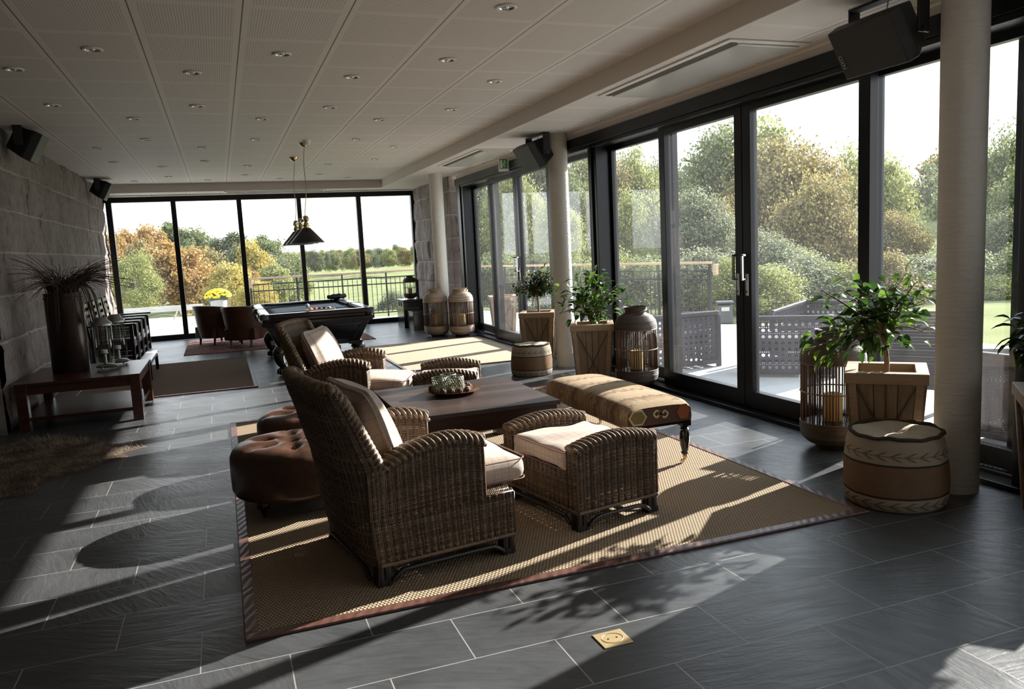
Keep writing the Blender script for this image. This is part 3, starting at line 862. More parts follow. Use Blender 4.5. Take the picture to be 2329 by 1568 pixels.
# ------------------------------------------------------------------ FURNITURE
# ---- rugs
def rug(name, x0, x1, y0, y1, mat, label, border=.045, uvs=False):
    r = empty(name, ((x0+x1)/2, (y0+y1)/2, 0), label=label, cat='rug')
    X, Y = (x1-x0)/2, (y1-y0)/2
    m = MB(); m.box((-X + .01, -Y + .01, .0005), (X - .01, Y - .01, .0095)); o = m.build('woven_field', mat, r)
    if uvs: boxuv(o)
    if border:
        m = MB()
        for a, b, c, d in ((-X, X, -Y, -Y + border), (-X, X, Y - border, Y), (-X, -X + border, -Y + border, Y - border), (X - border, X, -Y + border, Y - border)):
            n = max(2, int(max(b - a, d - c) / .05)); 
            m.box((a, c, .0), (b, d, .0135))
        m.build('leather_edge', M['leather_binding'], r, bevel=.005, seg=2)
    return r
rug('rug', -.04, 3.11, 3.12, 7.55, M['sisal'], 'large beige sisal rug with brown leather edge under the wicker chairs', .055)
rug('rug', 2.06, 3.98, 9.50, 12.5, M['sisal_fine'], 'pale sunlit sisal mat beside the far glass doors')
rug('rug', -1.75, .30, 9.55, 12.65, M['sisal_brown'], 'brown sisal mat beyond the low wooden table on the left')
r = rug('rug', -.68, 2.45, 13.55, 15.9, M['persian'], 'red patterned oriental rug under the leather tub chairs', 0, True)

# ---- wicker strands woven over stakes
def weave(mb, P, N, amp=.0075, th=.0038, rh=None):
    """P (rows, cols, 3) strand centre points, N outward normals. cols odd: stakes on even columns"""
    P = np.asarray(P, float); N = np.asarray(N, float)
    def dbl(A):          # twice the samples along each strand
        B = np.zeros((A.shape[0], A.shape[1] * 2 - 1, 3)); B[:, ::2] = A; B[:, 1::2] = (A[:, 1:] + A[:, :-1]) / 2; return B
    P = dbl(P); N = dbl(N)
    rws, cls = P.shape[:2]
    up = np.gradient(P, axis=0)
    ul = np.linalg.norm(up, axis=2, keepdims=True); un = up / np.maximum(ul, 1e-9)
    hh = ul * .5
    k = np.arange(cls)
    ph = -np.cos(PI * k / 2)
    rj = nr.uniform(.75, 1.2, (rws, 1, 1))
    off = amp * ph[None, :, None] * rj
    C = P + N * off
    ring = np.stack([C + un * hh * .98, C + N * th + un * hh * .2, C + N * th * .8 - un * hh * .5, C - un * hh * .98, C - N * th], 2)  # rows, cols, 5, 3
    n = 5
    idx = np.arange(rws * cls * n).reshape(rws, cls, n)
    a = idx[:, :-1, :]; b = idx[:, 1:, :]
    F = np.stack([a, b, np.roll(b, -1, 2), np.roll(a, -1, 2)], -1).reshape(-1, 4)
    mb.add(ring.reshape(-1, 3), F.tolist())
    # stakes (every even column)
    if cls > 2:
        tg = np.gradient(P, axis=1); tg /= np.maximum(np.linalg.norm(tg, axis=2, keepdims=True), 1e-9)
        for j in range(0, cls, 4):
            for s in (-1, 1):
                q = P[:, j] + N[:, j] * (amp * .15) + tg[:, j] * (s * .0035)
                mb.tube(q[np.unique(np.linspace(0, rws - 1, max(3, rws // 6)).astype(int))], .0030, 4)
    return mb

def panel(mb, A, B, C, D, nst, nrow, n=None, topf=None):
    """quad panel: A,B bottom; D,C top (A-D left). topf(u) multiplies height"""
    A, B, C, D = [np.array(x, float) for x in (A, B, C, D)]
    cols = 2 * nst + 1
    u = np.linspace(0, 1, cols); v = np.linspace(0, 1, nrow)
    bot = A[None] * (1 - u[:, None]) + B[None] * u[:, None]
    top = D[None] * (1 - u[:, None]) + C[None] * u[:, None]
    if topf is not None:
        top = top.copy(); top[:, 2] = [topf(a) for a in u]
    P = bot[None] * (1 - v[:, None, None]) + top[None] * v[:, None, None]
    if n is None:
        n = np.cross(B - A, D - A); n = n / np.linalg.norm(n)
    weave(mb, P, np.broadcast_to(np.array(n, float), P.shape))

def softbox(lo, hi, n=(10, 10, 5), crown=.03, r=.04, piping=True, name='cushion', parent=None, mat=None, bulge=.0, T=None, seed=0, thick=None):
    """upholstered cushion: rounded block with domed faces and plaid UVs"""
    lo = np.array(lo, float); hi = np.array(hi, float); c = (lo + hi) / 2; hsz = (hi - lo) / 2
    N = 16
    bm = bmesh.new()
    bmesh.ops.create_cube(bm, size=2)
    bmesh.ops.subdivide_edges(bm, edges=bm.edges[:], cuts=N, use_grid_fill=True)
    rs = np.random.RandomState(seed); kx = rs.normal(0, 3, (6, 3)); kp = rs.rand(6) * 6
    uvl = bm.loops.layers.uv.new('UVMap')
    for f in bm.faces:
        nn = f.normal; ax = max(range(3), key=lambda k: abs(nn[k]))
        for l in f.loops:
            p = l.vert.co
            q = np.array(p) * hsz
            if ax == 2: l[uvl].uv = (q[0], q[1])
            elif ax == 0: l[uvl].uv = (q[1] , q[2])
            else: l[uvl].uv = (q[0], q[2])
    for v in bm.verts:
        p = np.array(v.co)
        q = p * hsz
        inner = np.clip(np.abs(q) - (hsz - r), 0, None)
        base = np.sign(q) * np.minimum(np.abs(q), hsz - r)
        L = np.linalg.norm(inner)
        if L > 1e-9: q = base + np.sign(q) * inner / L * min(L, r) if L > r else q
        dome = (1 - p[0] ** 2) * (1 - p[1] ** 2)
        edge = min(1, 1.25 - max(abs(p[0]), abs(p[1])) ** 6 * .25)
        if thick is not None:       # pillow: thin at the rim
            q[2] = np.sign(q[2]) * abs(q[2]) * (.18 + .82 * (max(0, dome)) ** .45)
            pin = 1 - .07 * (1 - abs(p[0]*p[1])) * max(abs(p[0]), abs(p[1]))**4
            q[0] *= pin; q[1] *= pin
        q[2] += np.sign(p[2]) * crown * dome * (abs(p[2]))
        wob = sum(math.sin(kx[i] @ p + kp[i]) for i in range(6)) * .0022
        q = q + wob
        v.co = Vector(c + q)
    me = bpy.data.meshes.new(name); bm.to_mesh(me); bm.free()
    me.materials.append(mat or M['plaid'])
    me.polygons.foreach_set('use_smooth', [True] * len(me.polygons))
    o = bpy.data.objects.new(name, me); COL.objects.link(o)
    if T is not None: o.matrix_local = T
    if parent is not None: setparent(o, parent)
    if piping:
        X, Y = hsz[0], hsz[1]; rr = max(r * 1.0, .03)
        for zz in ((hi[2] - r * .25, lo[2] + r * .25) if thick is None else (c[2],)):
            pts = []
            for cx, cy, a0 in ((X - rr, Y - rr, 0), (-X + rr, Y - rr, 90), (-X + rr, -Y + rr, 180), (X - rr, -Y + rr, 270)):
                for a in range(0, 91, 15):
                    k = .93 if thick is not None else 1.0
                    pts.append((c[0] + (cx + (rr - .001) * math.cos(R(a0 + a))) * k, c[1] + (cy + (rr - .001) * math.sin(R(a0 + a))) * k, zz))
            mm = MB(); mm.tube(pts, .0032, 6, closed=True)
            pp = mm.build('piping', M['piping'], None, smooth=True); setparent(pp, o)
    return o

def bamboo_leg(parent, x, y, sx, sy):
    m = MB()
    for dx, dy in ((-.018, -.018), (.018, -.018), (.018, .018), (-.018, .018), (0, 0)):
        m.tube([(x + dx, y + dy, 0), (x + dx * .9, y + dy * .9, .13)], [.021, .017], 8)
    m.box((x - .034, y - .034, .003), (x + .034, y + .034, .03))
    m.build('leg', M['rattan_leg'], parent, smooth=True, auto=40)

def foot_rail(parent, pts_list):
    m = MB()
    for a, b in pts_list:
        a = Vector(a); b = Vector(b); d = (b - a).normalized(); L = (b - a).length
        P = [a + d * .035 + Vector((0, 0, .02)), a + d * .045 + Vector((0, 0, .032)), a + d * .075 + Vector((0, 0, .052)), a + d * .13 + Vector((0, 0, .061)), b - d * .13 + Vector((0, 0, .061)), b - d * .075 + Vector((0, 0, .052)), b - d * .045 + Vector((0, 0, .032)), b - d * .035 + Vector((0, 0, .02))]
        m.tube(bez([tuple(p) for p in P], 40), .012, 8)
    m.build('foot_rail', M['rattan_leg'], parent, smooth=True)

def wicker_armchair():
    r = empty('wicker_armchair')
    W_ = .39
    arm_top = lambda x: .53 + .08 * (1 - ((x - .08) / .33) ** 2) if x < .08 else .61 - .035 * ((x - .08) / .17) ** 2
    def xr(z):      # rear of the shell at its sides
        return np.interp(z, [.08, .25, .42, .56, .75, .95], [-.295, -.315, -.325, -.345, -.405, -.475])
    def xf(z):      # front edge of the wings
        return np.interp(z, [.08, .42, .53, .9, 1.0], [-.29, -.25, -.25, -.415, -.46])
    # --- back: outer shell, wraps the corners
    rows = 98; cols = 2 * 23 + 1
    ztop = lambda s: .90 + .012 * math.sin(PI * s)
    P = np.zeros((rows, cols, 3)); N = np.zeros_like(P)
    for i in range(rows):
        v = i / (rows - 1)
        for j in range(cols):
            s = j / (cols - 1)
            z = .098 + v * (ztop(s) - .098)
            hw = np.interp(z, [.08, .5, .9], [.385, .39, .375])
            x_r, x_f = xr(z), xf(z)
            bul = np.interp(z, [.08, .3, .6, .95], [.03, .06, .075, .05])
            y = (2 * s - 1)
            # superellipse-like plan
            yy = hw * np.sign(y) * (1 - (1 - abs(y)) ** 1.6)
            e = 1 - abs(y) ** 5
            x = x_f + (x_r - bul * (1 - y * y) - x_f) * (e ** .7)
            P[i, j] = (x, yy, z)
    du = np.gradient(P, axis=1); dv = np.gradient(P, axis=0)
    N = np.cross(dv, du); N /= np.maximum(np.linalg.norm(N, axis=2, keepdims=True), 1e-9)
    if N[rows // 2, cols // 2, 0] > 0: N = -N
    m = MB(); weave(m, P, N)
    # inner face of the back
    Pi = P - N * .045; Pi = Pi[36::1, 2:-2]; Pi[..., 1] *= .97
    weave(m, Pi, -N[36::1, 2:-2])
    m.build('backrest', M['wicker'], r, smooth=True)
    # rim braid
    L = [P[i, 0] - np.array([-.004, 0, 0]) for i in range(50, rows, 6)]
    pts = [tuple(q + np.array([.0, .022, 0])) for q in L] + [tuple(P[-1, j] - N[-1, j] * .022 + np.array([0, 0, .008])) for j in range(3, cols - 3, 4)] + [tuple(P[i, -1] - np.array([-.004, .022, 0])) for i in range(rows - 1, 50, -6)]
    m = MB(); m.rope(pts, .026, 3, 62, 12, 1.25, None, .34, 5); m.build('back_rim', M['wicker_rope'], r, smooth=True)
    # --- arms
    for sy in (-1, 1):
        arm = MB(); y = sy * W_; yi = sy * (W_ - .095)
        nst = 15
        ufun = lambda u, a=-.25, b=.25: arm_top(a + (b - a) * u)
        # lower part of the side runs on under the seat front
        q = [(-.295, y, .098), (.40, y, .098), (.40, y, .31), (-.315, y, .31)]
        panel(arm, q[0], q[1], q[2], q[3], 19, 25, (0, sy, 0))
        cols_ = 2 * nst + 1; nr_ = 31
        u = np.linspace(0, 1, cols_); v = np.linspace(0, 1, nr_)
        Pp = np.zeros((nr_, cols_, 3))
        for i in range(nr_):
            for j in range(cols_):
                x = -.315 + u[j] * (.25 + .315)
                zt = arm_top(max(x, -.25))
                z = .31 + v[i] * (zt - .31)
                xx = x if x > -.25 else x - .0
                Pp[i, j] = (xx, y, z)
        weave(arm, Pp, np.broadcast_to(np.array((0, sy, 0.)), Pp.shape))
        Pq = Pp[4:].copy(); Pq[..., 1] = yi; weave(arm, Pq, np.broadcast_to(np.array((0, -sy, 0.)), Pq.shape))
        a, b = (y, yi) if sy < 0 else (yi, y)
        panel(arm, (.25, a, .31), (.25, b, .31), (.25, b, .575), (.25, a, .575), 2, 30, (1, 0, 0))
        arm.build('arm', M['wicker'], r, smooth=True)
        pts = [(x, (y + yi) / 2, arm_top(x) + .006) for x in np.linspace(-.25, .265, 16)]
        m = MB(); m.rope(pts, .034, 3, 17, 14, 1.75, (0, 1, 0), .30, 8)
        m.tube([(.262, y, .565), (.266, (y + yi) / 2, .56), (.262, yi, .565)], .012, 8)
        m.build('arm_rim', M['wicker_rope'], r, smooth=True)
    # --- seat base
    m = MB()
    panel(m, (.40, -W_, .098), (.40, W_, .098), (.40, W_, .31), (.40, -W_, .31), 17, 26, (1, 0, 0))
    Pt = np.zeros((18, 35, 3))
    for i in range(18):
        for j in range(35): Pt[i, j] = (.40 - .16 * i / 17, -W_ + 2 * W_ * j / 34, .312)
    weave(m, Pt, np.broadcast_to(np.array((0, 0, 1.)), Pt.shape))
    m.box((-.28, -.30, .285), (.26, .30, .30))
    m.rope([(-.29, -W_, .098), (.40, -W_, .098)], .012, 3, 40, 8); m.rope([(.40, -W_, .098), (.40, W_, .098)], .012, 3, 44, 8); m.rope([(-.29, W_, .098), (.40, W_, .098)], .012, 3, 40, 8)
    m.build('seat_base', M['wicker'], r, smooth=True)
    for x, y in ((-.27, -.355), (.365, -.355), (-.27, .355), (.365, .355)): bamboo_leg(r, x, y, 0, 0)
    foot_rail(r, [((-.27, -.392, 0), (.365, -.392, 0)), ((-.27, .392, 0), (.365, .392, 0)), ((.402, -.355, 0), (.402, .355, 0)), ((-.32, -.355, 0), (-.32, .355, 0))])
    # --- cushions
    c = softbox((-.24, -.288, .315), (.545, .288, .445), crown=.035, r=.055, name='seat_cushion', parent=r, seed=3)
    T = Matrix.Translation((-.185, .0, .645)) @ Matrix.Rotation(R(-112), 4, 'Y') @ Matrix.Rotation(R(90), 4, 'Z')
    softbox((-.325, -.245, -.095), (.325, .245, .095), crown=.02, r=.05, name='back_cushion', parent=r, T=T, thick=1, seed=5)
    tag(r, cat='armchair', group='wicker lounge chairs')
    return r
ch = wicker_armchair(); ch.location = (.78, 3.79, .0135 - .0035); ch.rotation_euler = (0, 0, R(8.5))
ch['label'] = 'wicker armchair with plaid cushions nearest the camera, seen from behind beside leather stools'
c2 = dup(ch, (.945, 6.72, .010), R(-22), 'wicker armchair with plaid cushions beyond the coffee table, pool table behind it')

def wicker_ottoman():
    r = empty('wicker_ottoman')
    X, Y = .265, .37
    topf = lambda u: .405 + .055 * math.sin(PI * (.08 + .86 * u))
    for sy in (-1, 1):
        m = MB(); y = sy * Y; yi = sy * (Y - .085)
        panel(m, (-X, y, .098), (X, y, .098), (X, y, .42), (-X, y, .42), 12, 40, (0, sy, 0), topf)
        panel(m, (-X, yi, .28), (X, yi, .28), (X, yi, .42), (-X, yi, .42), 12, 18, (0, -sy, 0), topf)
        for sx in (-1, 1):
            a, b = (y, yi)
            panel(m, (sx * X, a, .098), (sx * X, b, .098), (sx * X, b, .41), (sx * X, a, .41), 2, 38, (sx, 0, 0))
        m.build('arm', M['wicker'], r, smooth=True)
        pts = [(-X - .008 + (2 * X + .016) * u, (y + yi) / 2, topf(u) + .004) for u in np.linspace(0, 1, 14)]
        m = MB(); m.rope(pts, .030, 3, 18, 14, 1.75, (0, 1, 0), .30, 8); m.build('arm_rim', M['wicker_rope'], r, smooth=True)
    m = MB()
    for sx in (-1, 1):
        panel(m, (sx * X, -Y + .085, .098), (sx * X, Y - .085, .098), (sx * X, Y - .085, .30), (sx * X, -Y + .085, .30), 13, 26, (sx, 0, 0))
        m.rope([(sx * X, -Y, .098), (sx * X, Y, .098)], .012, 3, 40, 8); m.rope([(-X, sx * Y, .098), (X, sx * Y, .098)], .012, 3, 30, 8)
    m.box((-X + .02, -Y + .09, .275), (X - .02, Y - .09, .29))
    m.build('seat_base', M['wicker'], r, smooth=True)
    for x, y in ((-.235, -.335), (.235, -.335), (-.235, .335), (.235, .335)): bamboo_leg(r, x, y, 0, 0)
    foot_rail(r, [((-.235, -.374, 0), (.235, -.374, 0)), ((-.235, .374, 0), (.235, .374, 0)), ((.268, -.335, 0), (.268, .335, 0)), ((-.268, -.335, 0), (-.268, .335, 0))])
    softbox((-X - .005, -Y + .093, .30), (X - .005, Y - .093, .405), crown=.02, r=.03, name='seat_cushion', parent=r, seed=8)
    tag(r, cat='ottoman', group='wicker footstools')
    return r
ot = wicker_ottoman(); ot.location = (1.815, 3.97, .010); ot.rotation_euler = (0, 0, R(10))
ot['label'] = 'wicker ottoman with flat plaid cushion in front of the coffee table'
dup(ot, (1.80, 6.60, .010), R(-20), 'wicker ottoman with plaid cushion half hidden behind the coffee table')

# ---- coffee table
r = empty('coffee_table', (1.535, 5.33, .0105), label='low dark wood coffee table carrying the copper tray', cat='table')
X, Y = .53, .575
m = MB(); m.box((-X, -Y, .415), (X, Y, .445)); m.build('tabletop', M['table_wood'], r, bevel=.004)
m = MB()
for a, b, c, d in ((-X+.02, X-.02, -Y+.02, -Y+.05), (-X+.02, X-.02, Y-.05, Y-.02), (-X+.02, -X+.05, -Y+.05, Y-.05), (X-.05, X-.02, -Y+.05, Y-.05)): m.box((a, c, .30), (b, d, .415))
m.build('apron', M['dark_wood'], r, bevel=.003)
for sx in (-1, 1):
    for sy in (-1, 1):
        m = MB(); x, y = sx * (X - .07), sy * (Y - .07); m.box((x - .048, y - .048, 0), (x + .048, y + .048, .31)); m.build('leg', M['dark_wood'], r, bevel=.004)
TT = .4555
r = empty('tray', (1.51, 5.44, TT), label='round copper tray holding pierced jars and pine cones on the coffee table', cat='tray')
m = MB(); m.lathe([(0, 0), (.10, 0), (.13, .004), (.185, .022), (.205, .028), (.207, .032), (.20, .032), (.182, .027), (.125, .010), (.09, .007), (0, .007)], 48); m.build('dish', M['copper'], r, smooth=True, auto=50)
jl = ['left one of the pierced green glass candle jars on the tray', 'right front pierced green glass candle jar on the tray', 'rear one of the pierced green glass candle jars on the tray']
def jar(loc, label):
    r = empty('candle_jar', loc, label=label, cat='candle jar', group='candle jars on the tray')
    m = MB(); m.lathe([(0, 0), (.052, 0), (.055, .004), (.055, .118), (.051, .118), (.051, .006), (0, .006)], 28); m.build('glass', M['green_glass'], r, smooth=True, auto=50)
    m = MB()
    for k in range(18):
        for q in range(2):
            pts = [(.0565 * math.cos(2*PI*(k/18 + (1 if q else -1) * t * .17)), .0565 * math.sin(2*PI*(k/18 + (1 if q else -1) * t * .17)), .004 + .108 * t) for t in np.linspace(0, 1, 9)]
            m.tube(pts, .0034, 4)
    m.lathe([(.055, .112), (.0585, .112), (.0585, .120), (.055, .120)], 28)
    m.build('metal_lattice', M['lattice'], r, smooth=True)
    m = MB(); m.lathe([(0, .007), (.04, .007), (.04, .035), (0, .036)], 20); m.build('candle', M['wax_white'], r, smooth=True, auto=40)
jar((1.41, 5.42, TT + .008), jl[0]); jar((1.525, 5.40, TT + .008), jl[1]); jar((1.505, 5.525, TT + .008), jl[2])
cones = [(1.35, 5.36), (1.40, 5.31), (1.46, 5.29), (1.52, 5.295), (1.585, 5.32), (1.61, 5.37), (1.63, 5.43), (1.60, 5.48), (1.64, 5.50), (1.36, 5.48)]
pc = None
for i, (x, y) in enumerate(cones):
    if pc is None:
        m = MB()
        for k in range(9):
            z = -.018 + k * .0048; rr = .020 * math.sin(PI * (k + 1) / 11)
            for q in range(7):
                a = q * 2 * PI / 7 + k * .8; m.sphere((rr * math.cos(a), rr * math.sin(a), z), .0085, 6, 4, (1, 1, .6))
        pc = m.build('pine_cone', simple('cone_brown', (.13, .055, .03), .55, 0, .6, 60), None, smooth=True)
        tag(pc, 'small brown pine cone among the dried pods on the copper tray', 'pine cone', 'pine cones on the copper tray'); o = pc
    else:
        o = pc.copy(); COL.objects.link(o)
    d = math.hypot(x - 1.51, y - 5.44)
    o.location = (x, y, TT + .030 + max(0, d - .12) * .25); o.rotation_euler = (rnd.uniform(0, 1.6), rnd.uniform(0, 1), rnd.uniform(0, 6)); o.scale = (rnd.uniform(.75, 1.05),) * 3

# ---- leather stools with buttoned tops
def leather_stool():
    r = empty('leather_stool')
    n = 72; V = []; prof = [(.30, .112), (.345, .117), (.358, .145), (.36, .20), (.36, .30), (.358, .335), (.345, .365), (.315, .392), (.26, .405), (.20, .410), (.15, .41), (.10, .41), (.05, .41), (.0, .41)]
    bt = [(.17 * math.cos(a), .17 * math.sin(a)) for a in np.arange(0, 6) * PI / 3 + .5] + [(0, 0)]
    P = []
    for (q, z) in prof:
        row = []
        for k in range(n):
            a = 2 * PI * k / n; x, y = q * math.cos(a), q * math.sin(a); zz = z
            if q < .33:
                for bx, by in bt: zz -= .05 * math.exp(-((x-bx)**2 + (y-by)**2) / .0022)
                for kk in range(6):    # pleats running to the edge from each button
                    aa = kk * PI / 3 + .5; da = math.atan2(math.sin(a - aa), math.cos(a - aa))
                    if q > .15: zz -= .014 * math.exp(-(da * q / .012) ** 2) * min(1, (.34 - q) / .1 + .3)
            row.append((x, y, zz))
        P.append(row)
    m = MB(); m.grid(P, closed_u=True); m.build('upholstery', M['leather'], r, smooth=True)
    m = MB(); m.tube([(.352 * math.cos(a), .352 * math.sin(a), .333) for a in np.linspace(0, 2*PI, 48, endpoint=False)], .005, 6, closed=True); m.build('seam_piping', M['leather_dark'], r, smooth=True)
    for bx, by in bt:
        m = MB(); m.sphere((bx, by, .365), .012, 10, 6, (1, 1, .5)); m.build('button', M['leather_dark'], r, smooth=True)
    for k in range(4):
        a = k * PI / 2 + .75; x, y = .27 * math.cos(a), .27 * math.sin(a)
        m = MB(); m.lathe([(0, .115), (.03, .112), (.042, .085), (.034, .062), (.020, .052), (.014, .035), (0, .035)], 14, (x, y, 0)); lg = m.build('leg', M['dark_wood'], r, smooth=True)
        m = MB(); m.cyl((x - .007, y + .012, .018), (x + .007, y + .012, .018), .0175, n=14); m.tube([(x, y, .04), (x + .012, y + .004, .03), (x + .01, y + .012, .018)], .005, 6); m.build('caster', M['black_metal'], lg, smooth=True, auto=40)
    return tag(r, cat='stool', group='leather stools')
ls = leather_stool(); ls.location = (.31, 4.80, .0095); ls['label'] = 'round brown leather stool with buttoned top, nearer one beside wicker armchair back'
dup(ls, (.50, 5.66, .0095), R(40), 'round brown leather stool, farther one partly hidden behind the nearest wicker armchair')

# ---- kilim bench
r = empty('kilim_bench', (2.58, 5.01, .0), label='long bench with woven kilim seat on turned black legs with brass casters', cat='bench')
X, Y = .245, .665
nu, nv = 26, 40
prof = []
for k in range(nu + 1):
    s = k / nu
    # cross-section: down the side, over the dome, down the side
    if s < .2: prof.append((-X - .004 * math.sin(s / .2 * PI), .305 + s / .2 * .085))
    elif s > .8: prof.append((X + .004 * math.sin((1 - s) / .2 * PI), .305 + (1 - s) / .2 * .085))
    else:
        a = (s - .2) / .6; ang = PI * (1 - a)
        prof.append((X * math.copysign(abs(math.cos(ang)) ** .62, math.cos(ang)), .39 + .062 * math.sin(ang) ** .7))
P = []; UV = []
d_ = np.r_[0, np.cumsum([math.hypot(prof[i+1][0]-prof[i][0], prof[i+1][1]-prof[i][1]) for i in range(nu)])]
for j in range(nv + 1):
    v = j / nv; y = -Y + 2 * Y * v
    e = min(1, min(v, 1 - v) * 14); e = math.sin(e * PI / 2)
    P.append([(x * (.955 + .045 * e), y, .305 + (z - .305) * (.80 + .20 * e) + .012 * math.sin(PI * v) * (z > .39)) for x, z in prof])
    UV.append([(d_[k], y) for k in range(nu + 1)])
m = MB(); m.grid(P, UV); o = m.build('seat', M['kilim_bench'], r, smooth=True)
for sy in (-1, 1):
    ring = P[0] if sy < 0 else P[-1]
    m = MB(); m.add(ring + [(0, ring[0][1], .305)], [tuple([i, i+1, nu+1]) if sy < 0 else tuple([i+1, i, nu+1]) for i in range(nu)])
    e = m.build('end_panel', M['kilim_end'], r)
    y = sy * Y; q = sy * .003
    def motif(mat, polys, name):
        mm = MB()
        for pl in polys: mm.add([(a, y + q, b) for a, b in pl] + [(a, y + q * 2, b) for a, b in pl], [tuple(range(len(pl))), tuple(range(2*len(pl)-1, len(pl)-1, -1))] + [(i, (i+1) % len(pl), len(pl) + (i+1) % len(pl), len(pl) + i) for i in range(len(pl))])
        mm.build(name, mat, e)
    hx = lambda cx, cz, w, h: [(cx - w, cz), (cx - w*.5, cz + h), (cx + w*.5, cz + h), (cx + w, cz), (cx + w*.5, cz - h), (cx - w*.5, cz - h)]
    motif(M['kilim_cream'], [hx(-.165, .365, .068, .05)], 'diamond_motif'); 
    q = sy * .0065; motif(M['kilim_olive'], [hx(-.165, .365, .052, .038)], 'diamond_motif')
    q = sy * .003; motif(M['kilim_rust'], [hx(.175, .37, .05, .048)], 'diamond_motif')
    hook = []
    for s in (-1, 1):
        cx = .005; 
        for (a, b, c, d) in ((.0, -.02, .03, .012), (.03, .012, .055, -.012), (.055, -.012, .035, -.036), (.035, -.036, .014, -.03), (0, -.02, 0.012, 0.0)):
            dx, dz = c - a, d - b; L = math.hypot(dx, dz) or 1; nx, nz = -dz / L * .006, dx / L * .006
            hook.append([(cx + s * (a + nx), .372 + s * (b + .01 + nz)), (cx + s * (c + nx), .372 + s * (d + .01 + nz)), (cx + s * (c - nx), .372 + s * (d + .01 - nz)), (cx + s * (a - nx), .372 + s * (b + .01 - nz))])
    motif(M['kilim_cream'], hook, 'hook_motif')
m = MB(); m.box((-X + .02, -Y + .01, .285), (X - .02, Y - .01, .31)); m.build('seat_frame', M['black_lacquer'], r)
for sx in (-1, 1):
    for sy in (-1, 1):
        x, y = sx * (X - .035), sy * (Y - .045)
        m = MB(); m.box((x - .032, y - .032, .262), (x + .032, y + .032, .305))
        m.lathe([(.0, .262), (.022, .262), (.028, .255), (.022, .248), (.030, .240), (.024, .232), (.033, .205), (.034, .17), (.028, .12), (.020, .085), (.026, .078), (.022, .070), (.012, .06), (0, .06)], 18, (x, y, 0)); lg = m.build('leg', M['black_lacquer'], r, smooth=True, auto=35)
        m = MB(); m.lathe([(.013, .062), (.016, .05), (.010, .032), (0, .03)], 14, (x, y, 0)); m.cyl((x - .02, y - .006, .0225), (x - .02, y + .006, .0225), .012, n=14); m.bar((x, y, .034), (x - .02, y, .0225), .016, .008); m.build('brass_caster', M['brass'], lg, smooth=True, auto=35)
r.location.z = .0105 - .0105

# ---- kilim pouf drums
def pouf(loc, rad, h, label, rz=0):
    r = empty('kilim_pouf', loc, rz, label=label, cat='pouf', group='kilim drum poufs')
    n = 56; prof = [(.90, 0.0), (.97, .03), (1.0, .12), (1.01, .3), (1.0, .5), (.975, .7), (.94, .86), (.90, .95), (.86, .985)]
    P = []; UV = []
    for (q, z) in prof:
        row = []; u = []
        for k in range(n + 1):
            a = 2 * PI * k / n; w_ = 1 + .012 * math.sin(3 * a + z * 5) + .006 * math.sin(11 * a)
            row.append((rad * q * w_ * math.cos(a), rad * q * w_ * math.sin(a), h * z)); u.append((k / n, z))
        P.append(row); UV.append(u)
    m = MB(); m.grid(P, UV); m.build('side', M['kilim_pouf'], r, smooth=True)
    P = []
    for q, z in ((.87, .97), (.80, .985), (.6, 1.0), (.35, .985), (.12, .95), (.04, .93), (0, .925)):
        P.append([(rad * q * math.cos(2*PI*k/n), rad * q * math.sin(2*PI*k/n), h * (z + .012 * math.sin(5 * 2*PI*k/n + q * 4))) for k in range(n)])
    m = MB(); m.grid(P, closed_u=True); m.build('top', M['pouf_top'], r, smooth=True)
    pts = [(rad * .885 * math.cos(a) * (1 + .012 * math.sin(9*a)), rad * .885 * math.sin(a) * (1 + .012 * math.sin(9*a)), h * (.985 + .010 * math.sin(5*a + 1) + .006 * math.sin(13*a))) for a in np.linspace(0, 2*PI, 64, endpoint=False)]
    m = MB(); m.tube(pts, .011, 8, closed=True); m.build('rim_seam', M['pouf_seam'], r, smooth=True)
pouf((3.385, 3.22, 0), .262, .40, 'woven kilim drum pouf in front of the nearest white column', 1.2)
pouf((3.31, 8.42, 0), .24, .36, 'smaller woven kilim drum pouf beside the planters at the middle column', .4)

